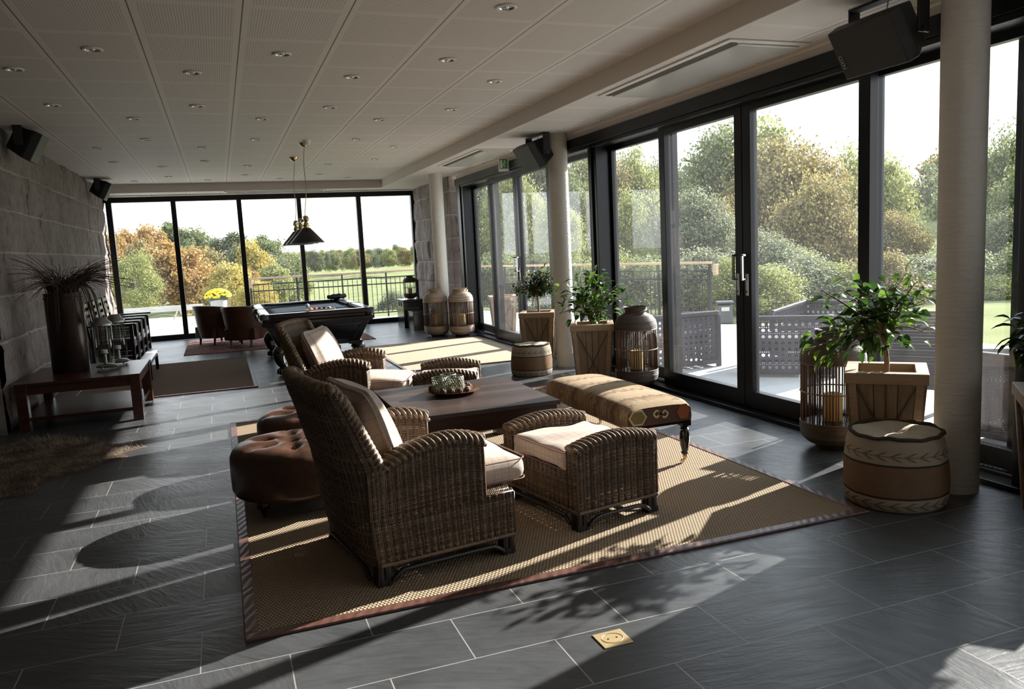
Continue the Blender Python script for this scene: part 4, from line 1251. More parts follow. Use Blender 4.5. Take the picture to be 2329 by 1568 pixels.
# ---- cane lanterns
def lantern(h=.84, rad=.215, dark=False, nst=64):
    r = empty('cane_lantern')
    cane = M['lantern_cane_dark'] if dark else M['lantern_cane']
    def coils(prof, step=.010):
        P = resample([(a, 0, b) for a, b in prof], 200); L = np.sum(np.linalg.norm(np.diff(P, axis=0), axis=1))
        n = int(L / step); Q = resample([(a, 0, b) for a, b in prof], n * 4)
        tn = np.gradient(Q, axis=0); tn /= np.linalg.norm(tn, axis=1, keepdims=True)
        out = []
        for i, q in enumerate(Q):
            b = abs(math.sin(PI * i / 4)) * step * .42
            out.append((q[0] + tn[i][2] * b, q[2] - tn[i][0] * b))
        return out
    k = rad / .215; s = h / .84
    m = MB(); m.lathe([(0, 0), (.115*k, 0), (.12*k, .03*s), (0, .03*s)], 28); m.build('foot', M['black_wood'], r, smooth=True, auto=40)
    m = MB(); m.lathe(coils([(.10*k, .03*s), (.165*k, .05*s), (.205*k, .09*s), (.214*k, .14*s), (.214*k, .185*s)]), 40); m.build('bottom_bowl', cane, r, smooth=True)
    m = MB(); m.lathe(coils([(.212*k, .60*s), (.212*k, .64*s), (.20*k, .69*s), (.165*k, .735*s), (.115*k, .757*s)]), 40)
    m.lathe(coils([(.112*k, .755*s), (.098*k, .775*s), (.10*k, .80*s), (.116*k, .83*s)], .012), 36)
    m.build('top_dome', cane, r, smooth=True)
    m = MB(); m.tube([(.105*k*math.cos(a) + .0, .125*k*math.sin(a), .775*s + .03*math.cos(a)) for a in np.linspace(0, 2*PI, 30, endpoint=False)], .013*k, 8, closed=True); m.build('handle', cane, r, smooth=True)
    m = MB()
    rs = random.Random(3)
    for q in range(nst):
        a = 2 * PI * q / nst + rs.uniform(-.02, .02)
        if (q % 16) in (5, 7, 9): continue
        x, y = .205*k*math.cos(a), .205*k*math.sin(a); m.tube([(x, y, .17*s), (x, y, .62*s)], rs.uniform(.0042, .0066)*k, 5)
    m.build('cane_rods', M['lantern_stick'], r, smooth=True)
    m = MB()
    for z in (.19, .40, .60): m.tube([(.213*k*math.cos(a), .213*k*math.sin(a), z*s) for a in np.linspace(0, 2*PI, 40, endpoint=False)], .0055*k, 6, closed=True)
    m.build('hoops', M['lantern_stick'], r, smooth=True)
    m = MB(); m.lathe([(.0, .185*s), (.10*k, .185*s), (.10*k, .49*s), (.096*k, .49*s), (.096*k, .192*s), (0, .192*s)], 30); m.build('glass_cylinder', M['lamp_glass'], r, smooth=True, auto=40)
    m = MB(); m.lathe([(0, .193*s), (.062*k, .193*s), (.064*k, .375*s), (.052*k, .38*s), (.03*k, .372*s), (0, .37*s)], 24); cd = m.build('candle', M['wax'], r, smooth=True, auto=50)
    m = MB(); m.cyl((0, 0, .37*s), (0, 0, .39*s), .002, n=5); m.build('wick', M['black_paint'], cd)
    m = MB(); m.lathe([(.0, .178*s), (.19*k, .178*s), (.19*k, .185*s), (0, .185*s)], 24); m.build('shelf', M['black_wood'], r)
    return tag(r, cat='lantern', group='tall cane lanterns')
ln = lantern(); ln.location = (3.44, 13.18, 0); ln['label'] = 'tall cane lantern left of the far white column'
dup(ln, (3.80, 12.85, 0), 1.1, 'tall cane lantern standing between the far column and the far glass door frame')
dk = lantern(.84, .215, True); dk.location = (3.885, 6.97, 0); dk['label'] = 'dark cane lantern beside the planter at the middle of the glass wall'; dk['group'] = 'dark cane lanterns'
dup(dk, (3.885, 4.235, 0), 2.2, 'large dark cane lantern behind the nearest planter and pouf', 'dark cane lanterns')
sm = lantern(.46, .135, True, 30); sm.location = (3.50, 15.30, .555); sm['label'] = 'small dark cane lantern on the tall black box by the back window'; sm['group'] = 'dark cane lanterns'

# ---- black boxes in the far corner
def trunk(x0, x1, y0, y1, h, label, latches):
    r = empty('storage_box', ((x0+x1)/2, (y0+y1)/2, 0), label=label, cat='box')
    X, Y = (x1-x0)/2, (y1-y0)/2
    m = MB(); m.box((-X, -Y, .0), (X, Y, h - .05)); m.build('body', M['black_lacquer'], r, bevel=.006)
    m = MB(); m.box((-X - .004, -Y - .004, h - .05), (X + .004, Y + .004, h)); m.build('lid', M['black_lacquer'], r, bevel=.006)
    if latches:
        for y in (-.08, .1):
            m = MB(); m.box((-X - .014, y - .018, h - .13), (-X, y + .018, h - .03)); m.build('latch', M['pewter'], r, bevel=.003)
trunk(3.28, 3.78, 15.02, 15.62, .55, 'tall black box under the small lantern by the back window', True)
trunk(3.33, 3.75, 14.45, 14.98, .355, 'lower black box between the tall box and the far lanterns', False)

# ---- planters with trees
def planter(r, half=.225, h=.655):
    b = half * .74; t_ = half * .93
    pl = MB()
    rimz = h - .065
    # panels (four sides, slightly tapered boards)
    def ptx(s, z): return s * (b + (t_ - b) * z / rimz)
    V = [(ptx(-1,0)+.01, ptx(-1,0)+.01, .0), (ptx(1,0)-.01, ptx(-1,0)+.01, .0), (ptx(1,0)-.01, ptx(1,0)-.01, .0), (ptx(-1,0)+.01, ptx(1,0)-.01, .0),
         (ptx(-1,rimz)+.01, ptx(-1,rimz)+.01, rimz), (ptx(1,rimz)-.01, ptx(-1,rimz)+.01, rimz), (ptx(1,rimz)-.01, ptx(1,rimz)-.01, rimz), (ptx(-1,rimz)+.01, ptx(1,rimz)-.01, rimz)]
    inn = t_ - .035
    pl.add(V, [(0,3,2,1), (0,1,5,4), (1,2,6,5), (2,3,7,6), (3,0,4,7)])
    q = [(-inn,-inn),(inn,-inn),(inn,inn),(-inn,inn)]
    pl.add([(x, y, rimz) for x, y in q] + [(x*.9, y*.9, h - .2) for x, y in q], [(0,4,5,1),(1,5,6,2),(2,6,7,3),(3,7,4,0)])
    p = pl.build('planter_box', M['planter_panel'], r)
    m = MB(); hw = half; iw = half * .70
    for a in ((-hw, -hw, hw, -iw), (-hw, iw, hw, hw), (-hw, -iw, -iw, iw), (iw, -iw, hw, iw)): m.box((a[0], a[1], rimz), (a[2], a[3], h))
    setparent(m.build('rim', M['planter_trim'], None, bevel=.004), p)
    for sx, sy in ((-1,-1),(1,-1),(1,1),(-1,1)):
        m = MB()
        wd = .055
        for ax in (0, 1):
            lo = []; 
            for z in (0.0, rimz):
                k = ptx(1, z) + .006
                if ax == 0: lo.append([(sx*k, sy*k, z), (sx*(k-wd), sy*k, z), (sx*(k-wd), sy*(k-.014), z), (sx*k, sy*(k-.014), z)])
                else: lo.append([(sx*k, sy*k, z), (sx*k, sy*(k-wd), z), (sx*(k-.014), sy*(k-wd), z), (sx*(k-.014), sy*k, z)])
            m.add(lo[0] + lo[1], [(0,3,2,1),(4,5,6,7),(0,1,5,4),(1,2,6,5),(2,3,7,6),(3,0,4,7)])
        setparent(m.build('corner_board', M['planter_trim'], None), p)
    for side in range(4):
        Mz = Matrix.Rotation(side * PI / 2, 4, 'Z')
        for s in (-1, 1):
            m = MB(); z0, z1 = .02, rimz - .02
            k0, k1 = ptx(1, z0) - .006, ptx(1, z1) - .006
            a = Mz @ Vector((s * (k0 - .045), -k0, z0)); c = Mz @ Vector((-s * (k1 - .045), -k1, z1))
            nn = Mz @ Vector((0, -1, 0)); m.bar(a, c, .009, .008, nn)
            setparent(m.build('diagonal_brace', M['brace_wood'], None), p)
        m = MB()
        for fx in (-.33, 0, .33):
            k0, k1 = ptx(1, 0) - .0085, ptx(1, rimz) - .0085
            a = Mz @ Vector((fx * k0, -k0, .0)); c = Mz @ Vector((fx * k1, -k1, rimz)); m.bar(a, c, .003, .004, Mz @ Vector((0, -1, 0)))
        setparent(m.build('board_joint', M['soil'], None), p)
    m = MB(); m.box((-iw*1.12, -iw*1.12, h - .125), (iw*1.12, iw*1.12, h - .105)); m.build('soil', M['soil'], r)
    return p
def leaf(mb, p, d, up, L, W):
    d = Vector(d).normalized(); s = d.cross(Vector(up))
    if s.length < 1e-4: s = d.orthogonal()
    s.normalize(); n = s.cross(d)
    p = Vector(p); V = []
    for t, w, dr in ((0, .05, 0), (.22, .75, .05), (.5, 1.0, .04), (.78, .66, -.06), (1.0, .03, -.2)):
        c = p + d * (L * t) + n * (L * dr)
        for q, lift in ((-1, .16), (0, 0), (1, .16)):
            V.append(tuple(c + s * (q * w * W / 2) + n * (abs(q) * lift * w * W)))
    F = []
    for i in range(4):
        for q in range(2): F.append((i*3+q, i*3+q+1, (i+1)*3+q+1, (i+1)*3+q))
    mb.add(V, F)
def pot_tree(loc, rz, label, base, limbs, nleaf, LL, seed, spread=.10, leafmat=None, dens=None):
    """limbs: list of end points (local, metres) the crown reaches; base = top of bare trunk"""
    r = empty('potted_tree', loc, rz, label=label, cat='potted tree', group='trees in wooden planters')
    planter(r)
    rs = random.Random(seed)
    Minv = Matrix.Rotation(-rz, 3, 'Z')
    base = Minv @ Vector(base); limbs = [(Minv @ Vector(l[:3]), l[3] if len(l) > 3 else 1.0) for l in limbs]
    br = MB()
    br.tube(bez([(0, 0, .54), (base.x*.3 + .01, base.y*.3, .54 + (base.z - .54)*.5), tuple(base)], 10), [.017]*6 + [.013]*5 if False else .015, 8)
    lf = MB(); tot = sum(w for _, w in limbs)
    for L, w in limbs:
        mid = (base + L) / 2 + Vector((rs.uniform(-.03, .03), rs.uniform(-.03, .03), .04))
        path = bez([tuple(base), tuple(mid), tuple(L)], 12)
        br.tube(path, list(np.linspace(.009, .003, len(path))), 6)
        for q in range(int(nleaf * w / tot)):
            t = rs.uniform(.25, 1.0); i = min(len(path) - 1, int(t * (len(path) - 1)))
            c = Vector(path[i]); o = Vector((rs.gauss(0, 1), rs.gauss(0, 1), rs.gauss(0, .8))); o.normalize(); o *= spread * rs.random() ** .6
            p = c + o
            d = (o.normalized() * .8 + (L - base).normalized() * .5 + Vector((rs.gauss(0, .4), rs.gauss(0, .4), rs.gauss(-.25, .35))))
            leaf(lf, p, d, (rs.gauss(0, .4), rs.gauss(0, .4), 1), LL * rs.uniform(.65, 1.15), LL * rs.uniform(.42, .58))
            if q % 3 == 0: br.tube([tuple(c), tuple(p)], .002, 4)
    br.build('trunk', M['bark'], r, smooth=True)
    lf.build('foliage', leafmat or M['pot_leaf'], r, smooth=True)
    return r
pot_tree((3.72, 3.615, 0), R(-46), 'leafy lemon tree in a wooden planter beside the nearest column', (.0, .03, .86),
  [(-.26, .06, 1.13, .7), (-.36, .14, 1.14, .35), (-.10, .02, 1.10, 1.2), (.03, -.02, 1.15, 1.3), (.13, -.08, 1.16, 1.2), (.18, -.12, 1.04, 1.0), (.0, -.06, 1.0, 1.3), (-.16, .04, .98, 1.3), (-.30, .12, .92, 1.2), (-.40, .18, .84, 1.1), (-.46, .22, .76, .7), (-.30, .08, .76, .7), (-.18, .02, .80, .6), (.08, -.10, .80, .5), (.17, -.16, .86, .4)], 330, .09, 5, .138)
pot_tree((3.60, 7.39, 0), R(-26), 'lemon tree with long drooping branches in a planter before the dark lantern', (-.01, .05, .72),
  [(-.12, .0, 1.20, .7), (.05, .0, 1.18, 1.1), (.12, -.02, 1.12, 1.2), (-.05, .02, 1.02, 1.2), (-.25, .08, 1.02, .9), (.20, -.08, .98, 1.0), (.36, -.15, .90, 1.0), (-.32, .1, .78, .7), (.18, -.1, .72, .8), (0, -.05, .88, 1.0)], 280, .095, 8, .135)
pot_tree((3.735, 9.20, 0), R(-28), 'small-leaved dark tree in a planter partly behind the middle column', (0, .0, .85),
  [(-.18, .08, .98, 1), (-.06, .04, 1.12, 1.2), (.08, -.02, 1.16, 1.3), (.2, -.08, 1.12, 1.2), (.22, -.1, .98, 1.1), (-.02, 0, .98, 1.2), (-.26, .12, .94, .8), (.1, -.04, .95, 1.2)], 900, .05, 13, .10, M['pot_leaf_small'])
pot_tree((3.86, 2.60, 0), R(-46), 'dark-leaved tree in a planter cut off by the right picture edge', (.03, -.03, .82),
  [(-.14, .16, .98, 1.2), (-.20, .12, .92, 1), (-.05, .05, 1.10, 1.3), (.1, 0, 1.22, 1.3), (.05, -.1, 1.05, 1.2), (-.12, .1, .84, .8), (.2, -.12, 1.15, 1.2), (.0, -.2, 1.25, 1.3), (.1, -.35, 1.1, 1.3), (-.1, -.25, 1.18, 1.2), (.0, -.45, 1.2, 1.2), (-.1, -.5, 1.05, 1.2), (.12, -.2, 1.4, 1.2), (-.1, .0, 1.36, 1.2), (.05, -.4, 1.4, 1.1), (-.15, -.3, .9, 1.0)], 620, .10, 21, .10, M['pot_leaf_small'])

# ---- pool table
r = empty('pool_table', (1.12, 11.38, 0), label='black pool table with grey cloth and carved legs', cat='pool table')
X, Y, ZT = .70, 1.28, .80
m = MB()
V = [(-X*.72, -Y*.84, .34), (X*.72, -Y*.84, .34), (X*.72, Y*.84, .34), (-X*.72, Y*.84, .34), (-X*.93, -Y*.95, .66), (X*.93, -Y*.95, .66), (X*.93, Y*.95, .66), (-X*.93, Y*.95, .66)]
m.hexa(V); cab = m.build('cabinet', M['black_lacquer'], r, bevel=.006)
for sx in (-1, 1):      # raised panel mouldings on the ends and sides
    a = [(-X*.62, .40), (X*.62, .40), (X*.76, .60), (-X*.76, .60)]
    yy = lambda z: Y * (.84 + (.95 - .84) * (z - .34) / .32) + .004
    m = MB(); m.tube([(p[0], sx * yy(p[1]), p[1]) for p in a], .008, 6, closed=True); m.build('panel_moulding', M['black_lacquer'], cab, smooth=True)
m = MB()
for z0, z1, k in ((.66, .70, 1.0), (.70, .745, .965), (.745, .79, 1.0)):
    m.box((-X*k, -Y*k, z0), (X*k, -Y*k + .12, z1)); m.box((-X*k, Y*k - .12, z0), (X*k, Y*k, z1)); m.box((-X*k, -Y*k + .12, z0), (-X*k + .12, Y*k - .12, z1)); m.box((X*k - .12, -Y*k + .12, z0), (X*k, Y*k - .12, z1))
m.build('rail', M['black_lacquer'], r, bevel=.008, seg=3)
m = MB()
for sy in (-1, 1): m.box((-X + .05, sy * (Y - .06) - .05, .79), (X - .05, sy * (Y - .06) + .05, ZT))
for sx in (-1, 1):
    for a, b in ((-Y + .14, -.07), (.07, Y - .14)): m.box((sx * (X - .06) - .05, a, .79), (sx * (X - .06) + .05, b, ZT))
m.build('rail_cap', M['black_lacquer'], r, bevel=.004)
m = MB(); m.box((-X + .1, -Y + .1, .745), (X - .1, Y - .1, .762)); m.build('cloth', M['baize'], r)
m = MB()
for sy in (-1, 1): m.add([(-X+.16, sy*(Y-.11), .795), (X-.16, sy*(Y-.11), .795), (X-.19, sy*(Y-.155), .788), (-X+.19, sy*(Y-.155), .788), (-X+.19, sy*(Y-.145), .763), (X-.19, sy*(Y-.145), .763)], [(0,1,2,3) if sy > 0 else (3,2,1,0), (3,2,5,4) if sy > 0 else (4,5,2,3)])
for sx in (-1, 1):
    for a, b in ((-Y + .16, -.06), (.06, Y - .16)): m.add([(sx*(X-.11), a, .795), (sx*(X-.11), b, .795), (sx*(X-.155), b - .03, .788), (sx*(X-.155), a + .03, .788), (sx*(X-.145), a + .03, .763), (sx*(X-.145), b - .03, .763)], [(0,1,2,3), (3,2,5,4)])
m.build('cushion', M['baize_cushion'], r)
for k, (px, py) in enumerate(((-1, -1), (1, -1), (-1, 0), (1, 0), (-1, 1), (1, 1))):
    x, y = px * (X - .02 if py == 0 else X - .05), py * (Y - .05)
    m = MB(); m.lathe([(.052, .0), (.066, .004), (.066, -.05), (.058, -.06)], 18, (x, y, .796)); pk = m.build('pocket', M['plastic_cover'], r, smooth=True, auto=50)
    m = MB()
    for q in range(10):
        a = q * 2 * PI / 10
        for s in (-1, 1): m.tube([((.058 - .03*t*t) * math.cos(a + s*t*.9) + x, (.058 - .03*t*t) * math.sin(a + s*t*.9) + y, .745 - .10 * t) for t in np.linspace(0, 1, 6)], .004, 5)
    m.lathe([(.0, .642), (.026, .645), (.028, .66), (0, .66)], 12, (x, y, 0)); m.build('pocket_net', M['net_leather'], pk, smooth=True)
for sx in (-1, 1):
    for sy in (-1, 1):
        x, y = sx * X * .66, sy * Y * .80
        m = MB(); m.box((x - .085, y - .085, .33), (x + .085, y + .085, .375))
        P = bez([(x + sx*.00, y, .34), (x + sx*.05, y + sy*.03, .27), (x + sx*.035, y + sy*.02, .17), (x - sx*.005, y, .10), (x + sx*.03, y + sy*.02, .045)], 20)
        rad = np.interp(np.linspace(0, 1, len(P)), [0, .2, .45, .75, .9, 1], [.075, .085, .065, .042, .05, .045]); m.tube(P, list(rad), 14)
        m.sphere((x + sx*.035, y + sy*.02, .045), .048, 16, 10, (1, 1, .92))
        for q in range(5):
            a = math.atan2(sy, sx) + (q - 2) * .6; m.tube(bez([(x + sx*.03 + .01*math.cos(a), y + sy*.02 + .01*math.sin(a), .10), (x + sx*.035 + .045*math.cos(a), y + sy*.02 + .045*math.sin(a), .075), (x + sx*.035 + .052*math.cos(a), y + sy*.02 + .052*math.sin(a), .02)], 8), .010, 6)
        m.build('leg', M['black_lacquer'], r, smooth=True, auto=45)
# balls, rack, cover
def ball(x, y, col, label, name='billiard_ball', stripe=False):
    m = MB(); m.sphere((0, 0, 0), .0285, 20, 14)
    t = NT('ball_' + label.split()[0]); 
    c = col
    if stripe:
        s = t.sep(t.coord('Object')); c = t.mix(t.math('LESS_THAN', t.math('ABSOLUTE', s[2]), .014), (.8, .76, .66), col)
    o = m.build(name, t.done(t.bsdf(c, .12)), None, smooth=True); o.location = (x, y, .762 + .0285)
    return tag(o, label, 'billiard ball', 'balls on the pool table')
ball(1.13, 11.55, (.72, .68, .56), 'white cue ball lying alone on the pool table')
for k, (col, nm, st) in enumerate((((.75, .28, .05), 'orange', 0), ((.55, .03, .025), 'red', 0), ((.06, .02, .03), 'maroon', 0), ((.01, .01, .012), 'black', 0), ((.35, .05, .05), 'red-striped', 1))):
    ball(1.07 + k * .061, 10.62 - k * .004, col, nm + ' billiard ball in the wooden rack', stripe=st)
r2_ = empty('ball_rack', (1.19, 10.66, .762), label='wooden triangle rack around the balls on the pool table', cat='ball rack')
m = MB(); tri = [(-.195, -.085), (.195, -.085), (0, .235)]
for i in range(3):
    a, b = tri[i], tri[(i+1) % 3]; m.bar((a[0], a[1], .016), (b[0], b[1], .016), .012, .032)
m.build('frame', wood('rack_wood', (.45, .36, .26), (.66, .55, .42)), r2_, bevel=.003)
m = MB()
P = []
for i in range(9):
    P.append([(-.15 + .3 * i / 8, .10 * math.cos(a) * (1 - .5 * abs(i - 4) / 4), .045 * math.sin(a) * (1 - .35 * abs(i - 4) / 4) + .008 * math.sin(i * 2.1 + a * 2)) for a in np.linspace(0, 2*PI, 14, endpoint=False)])
m.grid(P, closed_u=True); m.add(P[0], [tuple(range(14))]); m.add(P[-1], [tuple(range(13, -1, -1))])
o = m.build('folded_cover', M['cloth_black'], None, smooth=True); o.location = (1.68, 12.5, .845); o.rotation_euler = (0, 0, .5)
tag(o, 'folded dark cover lying on the far right corner of the pool table', 'cover')

# ---- lamp over the pool table
r = empty('pendant_lamp', (1.09, 11.15, 0), label='brass pool table lamp with three black cone shades on cords', cat='pendant lamp')
zb = 1.965
m = MB(); m.cyl((0, -.72, zb), (0, .72, zb), .016, n=14); m.sphere((0, -.76, zb), .036, 14, 10); m.sphere((0, .76, zb), .036, 14, 10); m.build('bar', M['brass'], r, smooth=True)
for y in (-.68, 0, .68):
    m = MB(); m.lathe([(.0, .05), (.028, .045), (.034, .01), (.02, -.03), (.03, -.05), (.044, -.085), (.03, -.10), (.05, -.12)], 18, (0, y, zb)); hd = m.build('holder', M['brass'], r, smooth=True)
    m = MB(); m.lathe([(.046, -.11), (.048, -.108), (.215, -.295), (.215, -.30), (.205, -.296), (.042, -.114)], 36, (0, y, zb)); sh = m.build('shade', M['black_lacquer'], r, smooth=True, auto=40)
    m = MB(); m.lathe([(.21, -.2965), (.218, -.30), (.218, -.304), (.208, -.302)], 36, (0, y, zb)); m.build('shade_rim', M['pewter'], sh, smooth=True)
    m = MB(); m.sphere((0, y, zb - .19), .04, 14, 10); m.build('bulb', M['glow_lens'], r, smooth=True)
for y, yc in ((-.72, -.66), (.72, .84)):
    m = MB(); pts = [(.01 * math.sin(z * 9 + y) + .06 * (z - zb) / .95, y + (yc - y) * (z - zb) / .95, z) for z in np.linspace(zb + .04, ZC - .03, 40)]
    m.tube(pts, .0055, 5); m.build('cord', M['brass'], r, smooth=True)
    m = MB(); m.lathe([(.0, -.06), (.02, -.055), (.055, -.03), (.065, 0)], 20, (.06, yc, ZC)); m.build('ceiling_rose', M['brass'], r, smooth=True)
m = MB(); m.lathe([(.0, -.055), (.03, -.055), (.055, 0)], 20, (.07, -.88, ZC)); m.build('ceiling_socket', M['white_metal'], r, smooth=True)

# ---- leather tub chairs
def tub_chair():
    r = empty('tub_chair')
    n = 28; out = []; 
    def shell(rin, z):     # horseshoe open to +x
        return [(-.02 + rin * 1.0 * -math.cos(a) * 1.02, rin * math.sin(a)) for a in np.linspace(-2.15, 2.15, n)]
    def sect(k):           # k 0..1 along horseshoe, height of the rim
        d = abs(k - .5) * 2; return .66 - .11 * d ** 2.2
    P = []
    for i, (off, zf) in enumerate(((-.065, .14), (-.03, .35), (.0, .78), (.012, .93), (.02, .985), (.0, 1.0), (-.05, 1.0), (-.075, .97), (-.08, .9), (-.085, .3))):
        row = []
        for j in range(n):
            k = j / (n - 1); a = -2.15 + 4.3 * k; rr = .335 + off; z = .115 + (sect(k) - .115) * (zf if zf > .14 else 0)
            x = -rr * math.cos(a); 
            if abs(a) > 1.57: x = rr * .0 + (abs(a) - 1.57) / .58 * .30; y = math.copysign(rr, a)
            else: y = rr * math.sin(a)
            row.append((x, y, z))
        P.append(row)
    m = MB(); m.grid(P)
    for j in (0, n - 1): m.add([P[i][j] for i in range(len(P))], [tuple(range(len(P))) if j else tuple(range(len(P) - 1, -1, -1))])
    m.build('shell', M['leather_dark'], r, smooth=True)
    m = MB(); m.tube([(p[0], p[1], p[2] - .02) for p in P[3]], .007, 6); m.build('piping', M['leather_dark'], r, smooth=True)
    m = MB(); m.box((-.24, -.26, .115), (.30, .26, .30)); m.build('seat_base', M['leather_dark'], r, bevel=.02)
    m = MB(); m.box((-.22, -.245, .30), (.32, .245, .40)); m.build('seat_cushion', M['leather_dark'], r, bevel=.035, seg=4, smooth=True)
    for x, y in ((-.20, -.17), (-.20, .17), (.25, -.22), (.25, .22)):
        m = MB()
        if x < 0: m.tube([(x, y, .13), (x - .02, y, 0)], [.026, .018], 4)
        else: m.lathe([(.03, .12), (.034, .10), (.018, .07), (.022, .055), (.013, .0), (0, 0)], 12, (x, y, 0))
        m.build('leg', M['dark_wood'], r, smooth=(x > 0))
    return tag(r, cat='armchair', group='leather tub chairs')
tb = tub_chair(); tb.scale = (1.09, 1.09, 1.07); tb.location = (.33, 14.20, .014); tb.rotation_euler = (0, 0, R(62)); tb['label'] = 'brown leather tub chair nearer the pool table, seen from behind'
dup(tb, (-.14, 15.02, .014), R(40), 'brown leather tub chair farther left, partly behind the other tub chair')

# ---- row of dark slatted armchairs along the stone wall
def slat_chair():
    r = empty('wooden_armchair')
    for sy in (-1, 1):
        y = sy * .27
        for x, h in ((.27, .62), (-.24, .60)):
            m = MB(); m.box((x - .025, y - .025, 0), (x + .025, y + .025, h)); m.build('leg', M['black_wood'], r, bevel=.003)
        m = MB(); m.box((-.30, y - .045, .62), (.34, y + .045, .645)); m.build('armrest', M['black_wood'], r, bevel=.004)
        m = MB(); m.box((-.24, y - .012, .12), (.27, y + .012, .17)); m.box((-.24, y - .012, .29), (.27, y + .012, .37)); m.box((-.24, y - .010, .44), (.27, y + .010, .46)); m.box((-.24, y - .010, .52), (.27, y + .010, .54)); m.build('side_rail', M['black_wood'], r, bevel=.002)
        m = MB(); m.bar((-.26, y - sy * .03, .30), (-.36, y - sy * .03, .98), .045, .03, (1, 0, 0)); m.build('back_post', M['black_wood'], r, bevel=.003)
    m = MB(); m.box((-.23, -.25, .34), (.28, .25, .42)); m.build('seat_cushion', M['seat_leather'], r, bevel=.025, seg=3, smooth=True)
    m = MB(); m.box((.255, -.26, .28), (.285, .26, .35)); m.box((.26, -.26, .10), (.28, .26, .14)); m.build('front_rail', M['black_wood'], r, bevel=.002)
    for k in range(5):
        z = .48 + k * .105; x = -.26 - .10 * (z - .30) / .68
        m = MB(); m.box((x - .01, -.23, z), (x + .012, .23, z + .055)); m.build('back_slat', M['black_wood'], r, bevel=.002)
    return tag(r, cat='armchair', group='dark wooden armchairs along the stone wall')
sc = slat_chair(); wl = ['nearest the low table', 'second from the low table', 'third from the low table', 'farthest, next to the back window']
for k in range(4):
    o = sc if k == 0 else dup(sc, (0, 0, 0))
    o.location = (-1.57, 12.99 + k * .71, 0); o['label'] = 'dark slatted wooden armchair by the stone wall, ' + wl[k]
r = empty('side_table', (-1.0, 11.55, .0105), label='small low table with pale top beside the dark wooden armchairs', cat='table')
m = MB(); m.box((-.075, -.62, .24), (.075, .62, .265)); m.build('tabletop', M['ac_white'], r, bevel=.004)
m = MB(); m.box((-.065, -.60, .205), (.065, .60, .24)); m.build('apron', M['black_wood'], r, bevel=.003)
for sx in (-1, 1):
    for sy in (-1, 1): m = MB(); m.box((sx*.045 - .02, sy*.56 - .02, 0), (sx*.045 + .02, sy*.56 + .02, .21)); m.build('leg', M['black_wood'], r)

# ---- low wooden table on the left with vase and storm lanterns
r = empty('console_table', (-1.345, 8.88, 0), label='low dark red wooden table with shelf against the stone wall', cat='table')
X, Y = .53, .61
red = wood('red_wood', (.030, .010, .007), (.085, .032, .020), .28, 'x')
m = MB(); m.box((-X, -Y, .425), (X, Y, .455)); m.build('tabletop', red, r, bevel=.004)
m = MB(); m.box((-X+.02, -Y+.02, .345), (X-.02, -Y+.05, .425)); m.box((-X+.02, Y-.05, .345), (X-.02, Y-.02, .425)); m.box((-X+.02, -Y+.05, .345), (-X+.05, Y-.05, .425)); m.box((X-.05, -Y+.05, .345), (X-.02, Y-.05, .425)); m.build('apron', red, r, bevel=.003)
m = MB(); m.box((-X+.03, -Y+.03, .095), (X-.03, Y-.03, .13)); m.build('shelf', red, r, bevel=.003)
for sx in (-1, 1):
    for sy in (-1, 1):
        x, y = sx * (X - .05), sy * (Y - .05); m = MB(); m.box((x - .045, y - .045, 0), (x + .045, y + .045, .426)); m.build('leg', red, r, bevel=.003)
vz = .4555
r = empty('vase', (-1.50, 8.95, vz), label='tall dark metal cylinder vase on the low table by the stone wall', cat='vase')
m = MB(); m.lathe([(0, 0), (.165, 0), (.172, .01), (.172, .78), (.176, .80), (.166, .80), (.164, .78), (.162, .02), (0, .015)], 44); m.build('body', M['vase_metal'], r, smooth=True, auto=40)
m = MB(); m.lathe([(.172, .74), (.178, .742), (.178, .757), (.172, .76)], 44); m.build('band', M['vase_metal'], r, smooth=True)
m = MB(); rs = random.Random(9)
def twig(m, p0, p1, sag, r0, side=0):
    p0 = Vector(p0); p1 = Vector(p1); n_ = 7
    pts = []
    for i in range(n_):
        t = i / (n_ - 1); q = p0.lerp(p1, t); q.z += sag * math.sin(PI * t); q += Vector((rs.gauss(0, .008), rs.gauss(0, .008), rs.gauss(0, .008))) * (t > .1)
        pts.append(tuple(q))
    P = bez(pts, 14); m.tube(P, list(np.linspace(r0, r0 * .35, len(P))), 4)
for k in range(190):
    a = rs.uniform(0, 2 * PI); q = rs.uniform(0, .12); p0 = (q * math.cos(a), q * math.sin(a), .55)
    # most lie to both sides (along the wall), drooping over the rim
    if k < 70: d = Vector((rs.uniform(.25, .62), rs.uniform(-.15, .3), 0)); top = .80 + rs.uniform(.0, .34)
    elif k < 110: d = Vector((rs.uniform(-.34, -.12), rs.uniform(-.62, -.1), 0)); top = .80 + rs.uniform(-.05, .40)
    elif k < 150: d = Vector((rs.gauss(0, .15), rs.gauss(-.05, .15), 0)); top = .80 + rs.uniform(.1, .30)
    else: d = Vector((rs.uniform(-.05, .36), rs.uniform(-.3, .1), 0)); top = .55 - rs.uniform(0, .3)
    rim = Vector((q * math.cos(a) * .8 + d.x * .22, q * math.sin(a) * .8 + d.y * .22, .83 + rs.uniform(0, .05)))
    if rim.xy.length > .15: rim.xy *= .15 / rim.xy.length
    if k >= 150:
        d = d.normalized() * rs.uniform(.20, .34)
        P = bez([p0, tuple(rim + Vector((0, 0, .03))), tuple(Vector((d.x * .8, d.y * .8, .82))), (d.x, d.y, top)], 16); m.tube(P, list(np.linspace(.0045, .002, len(P))), 4)
    else:
        P = bez([p0, tuple(rim), tuple(Vector((d.x * .6, d.y * .6, (top + .88) / 2 + .05))), (d.x + rs.gauss(0, .02), d.y, top)], 18); m.tube(P, list(np.linspace(.0050, .0018, len(P))), 4)
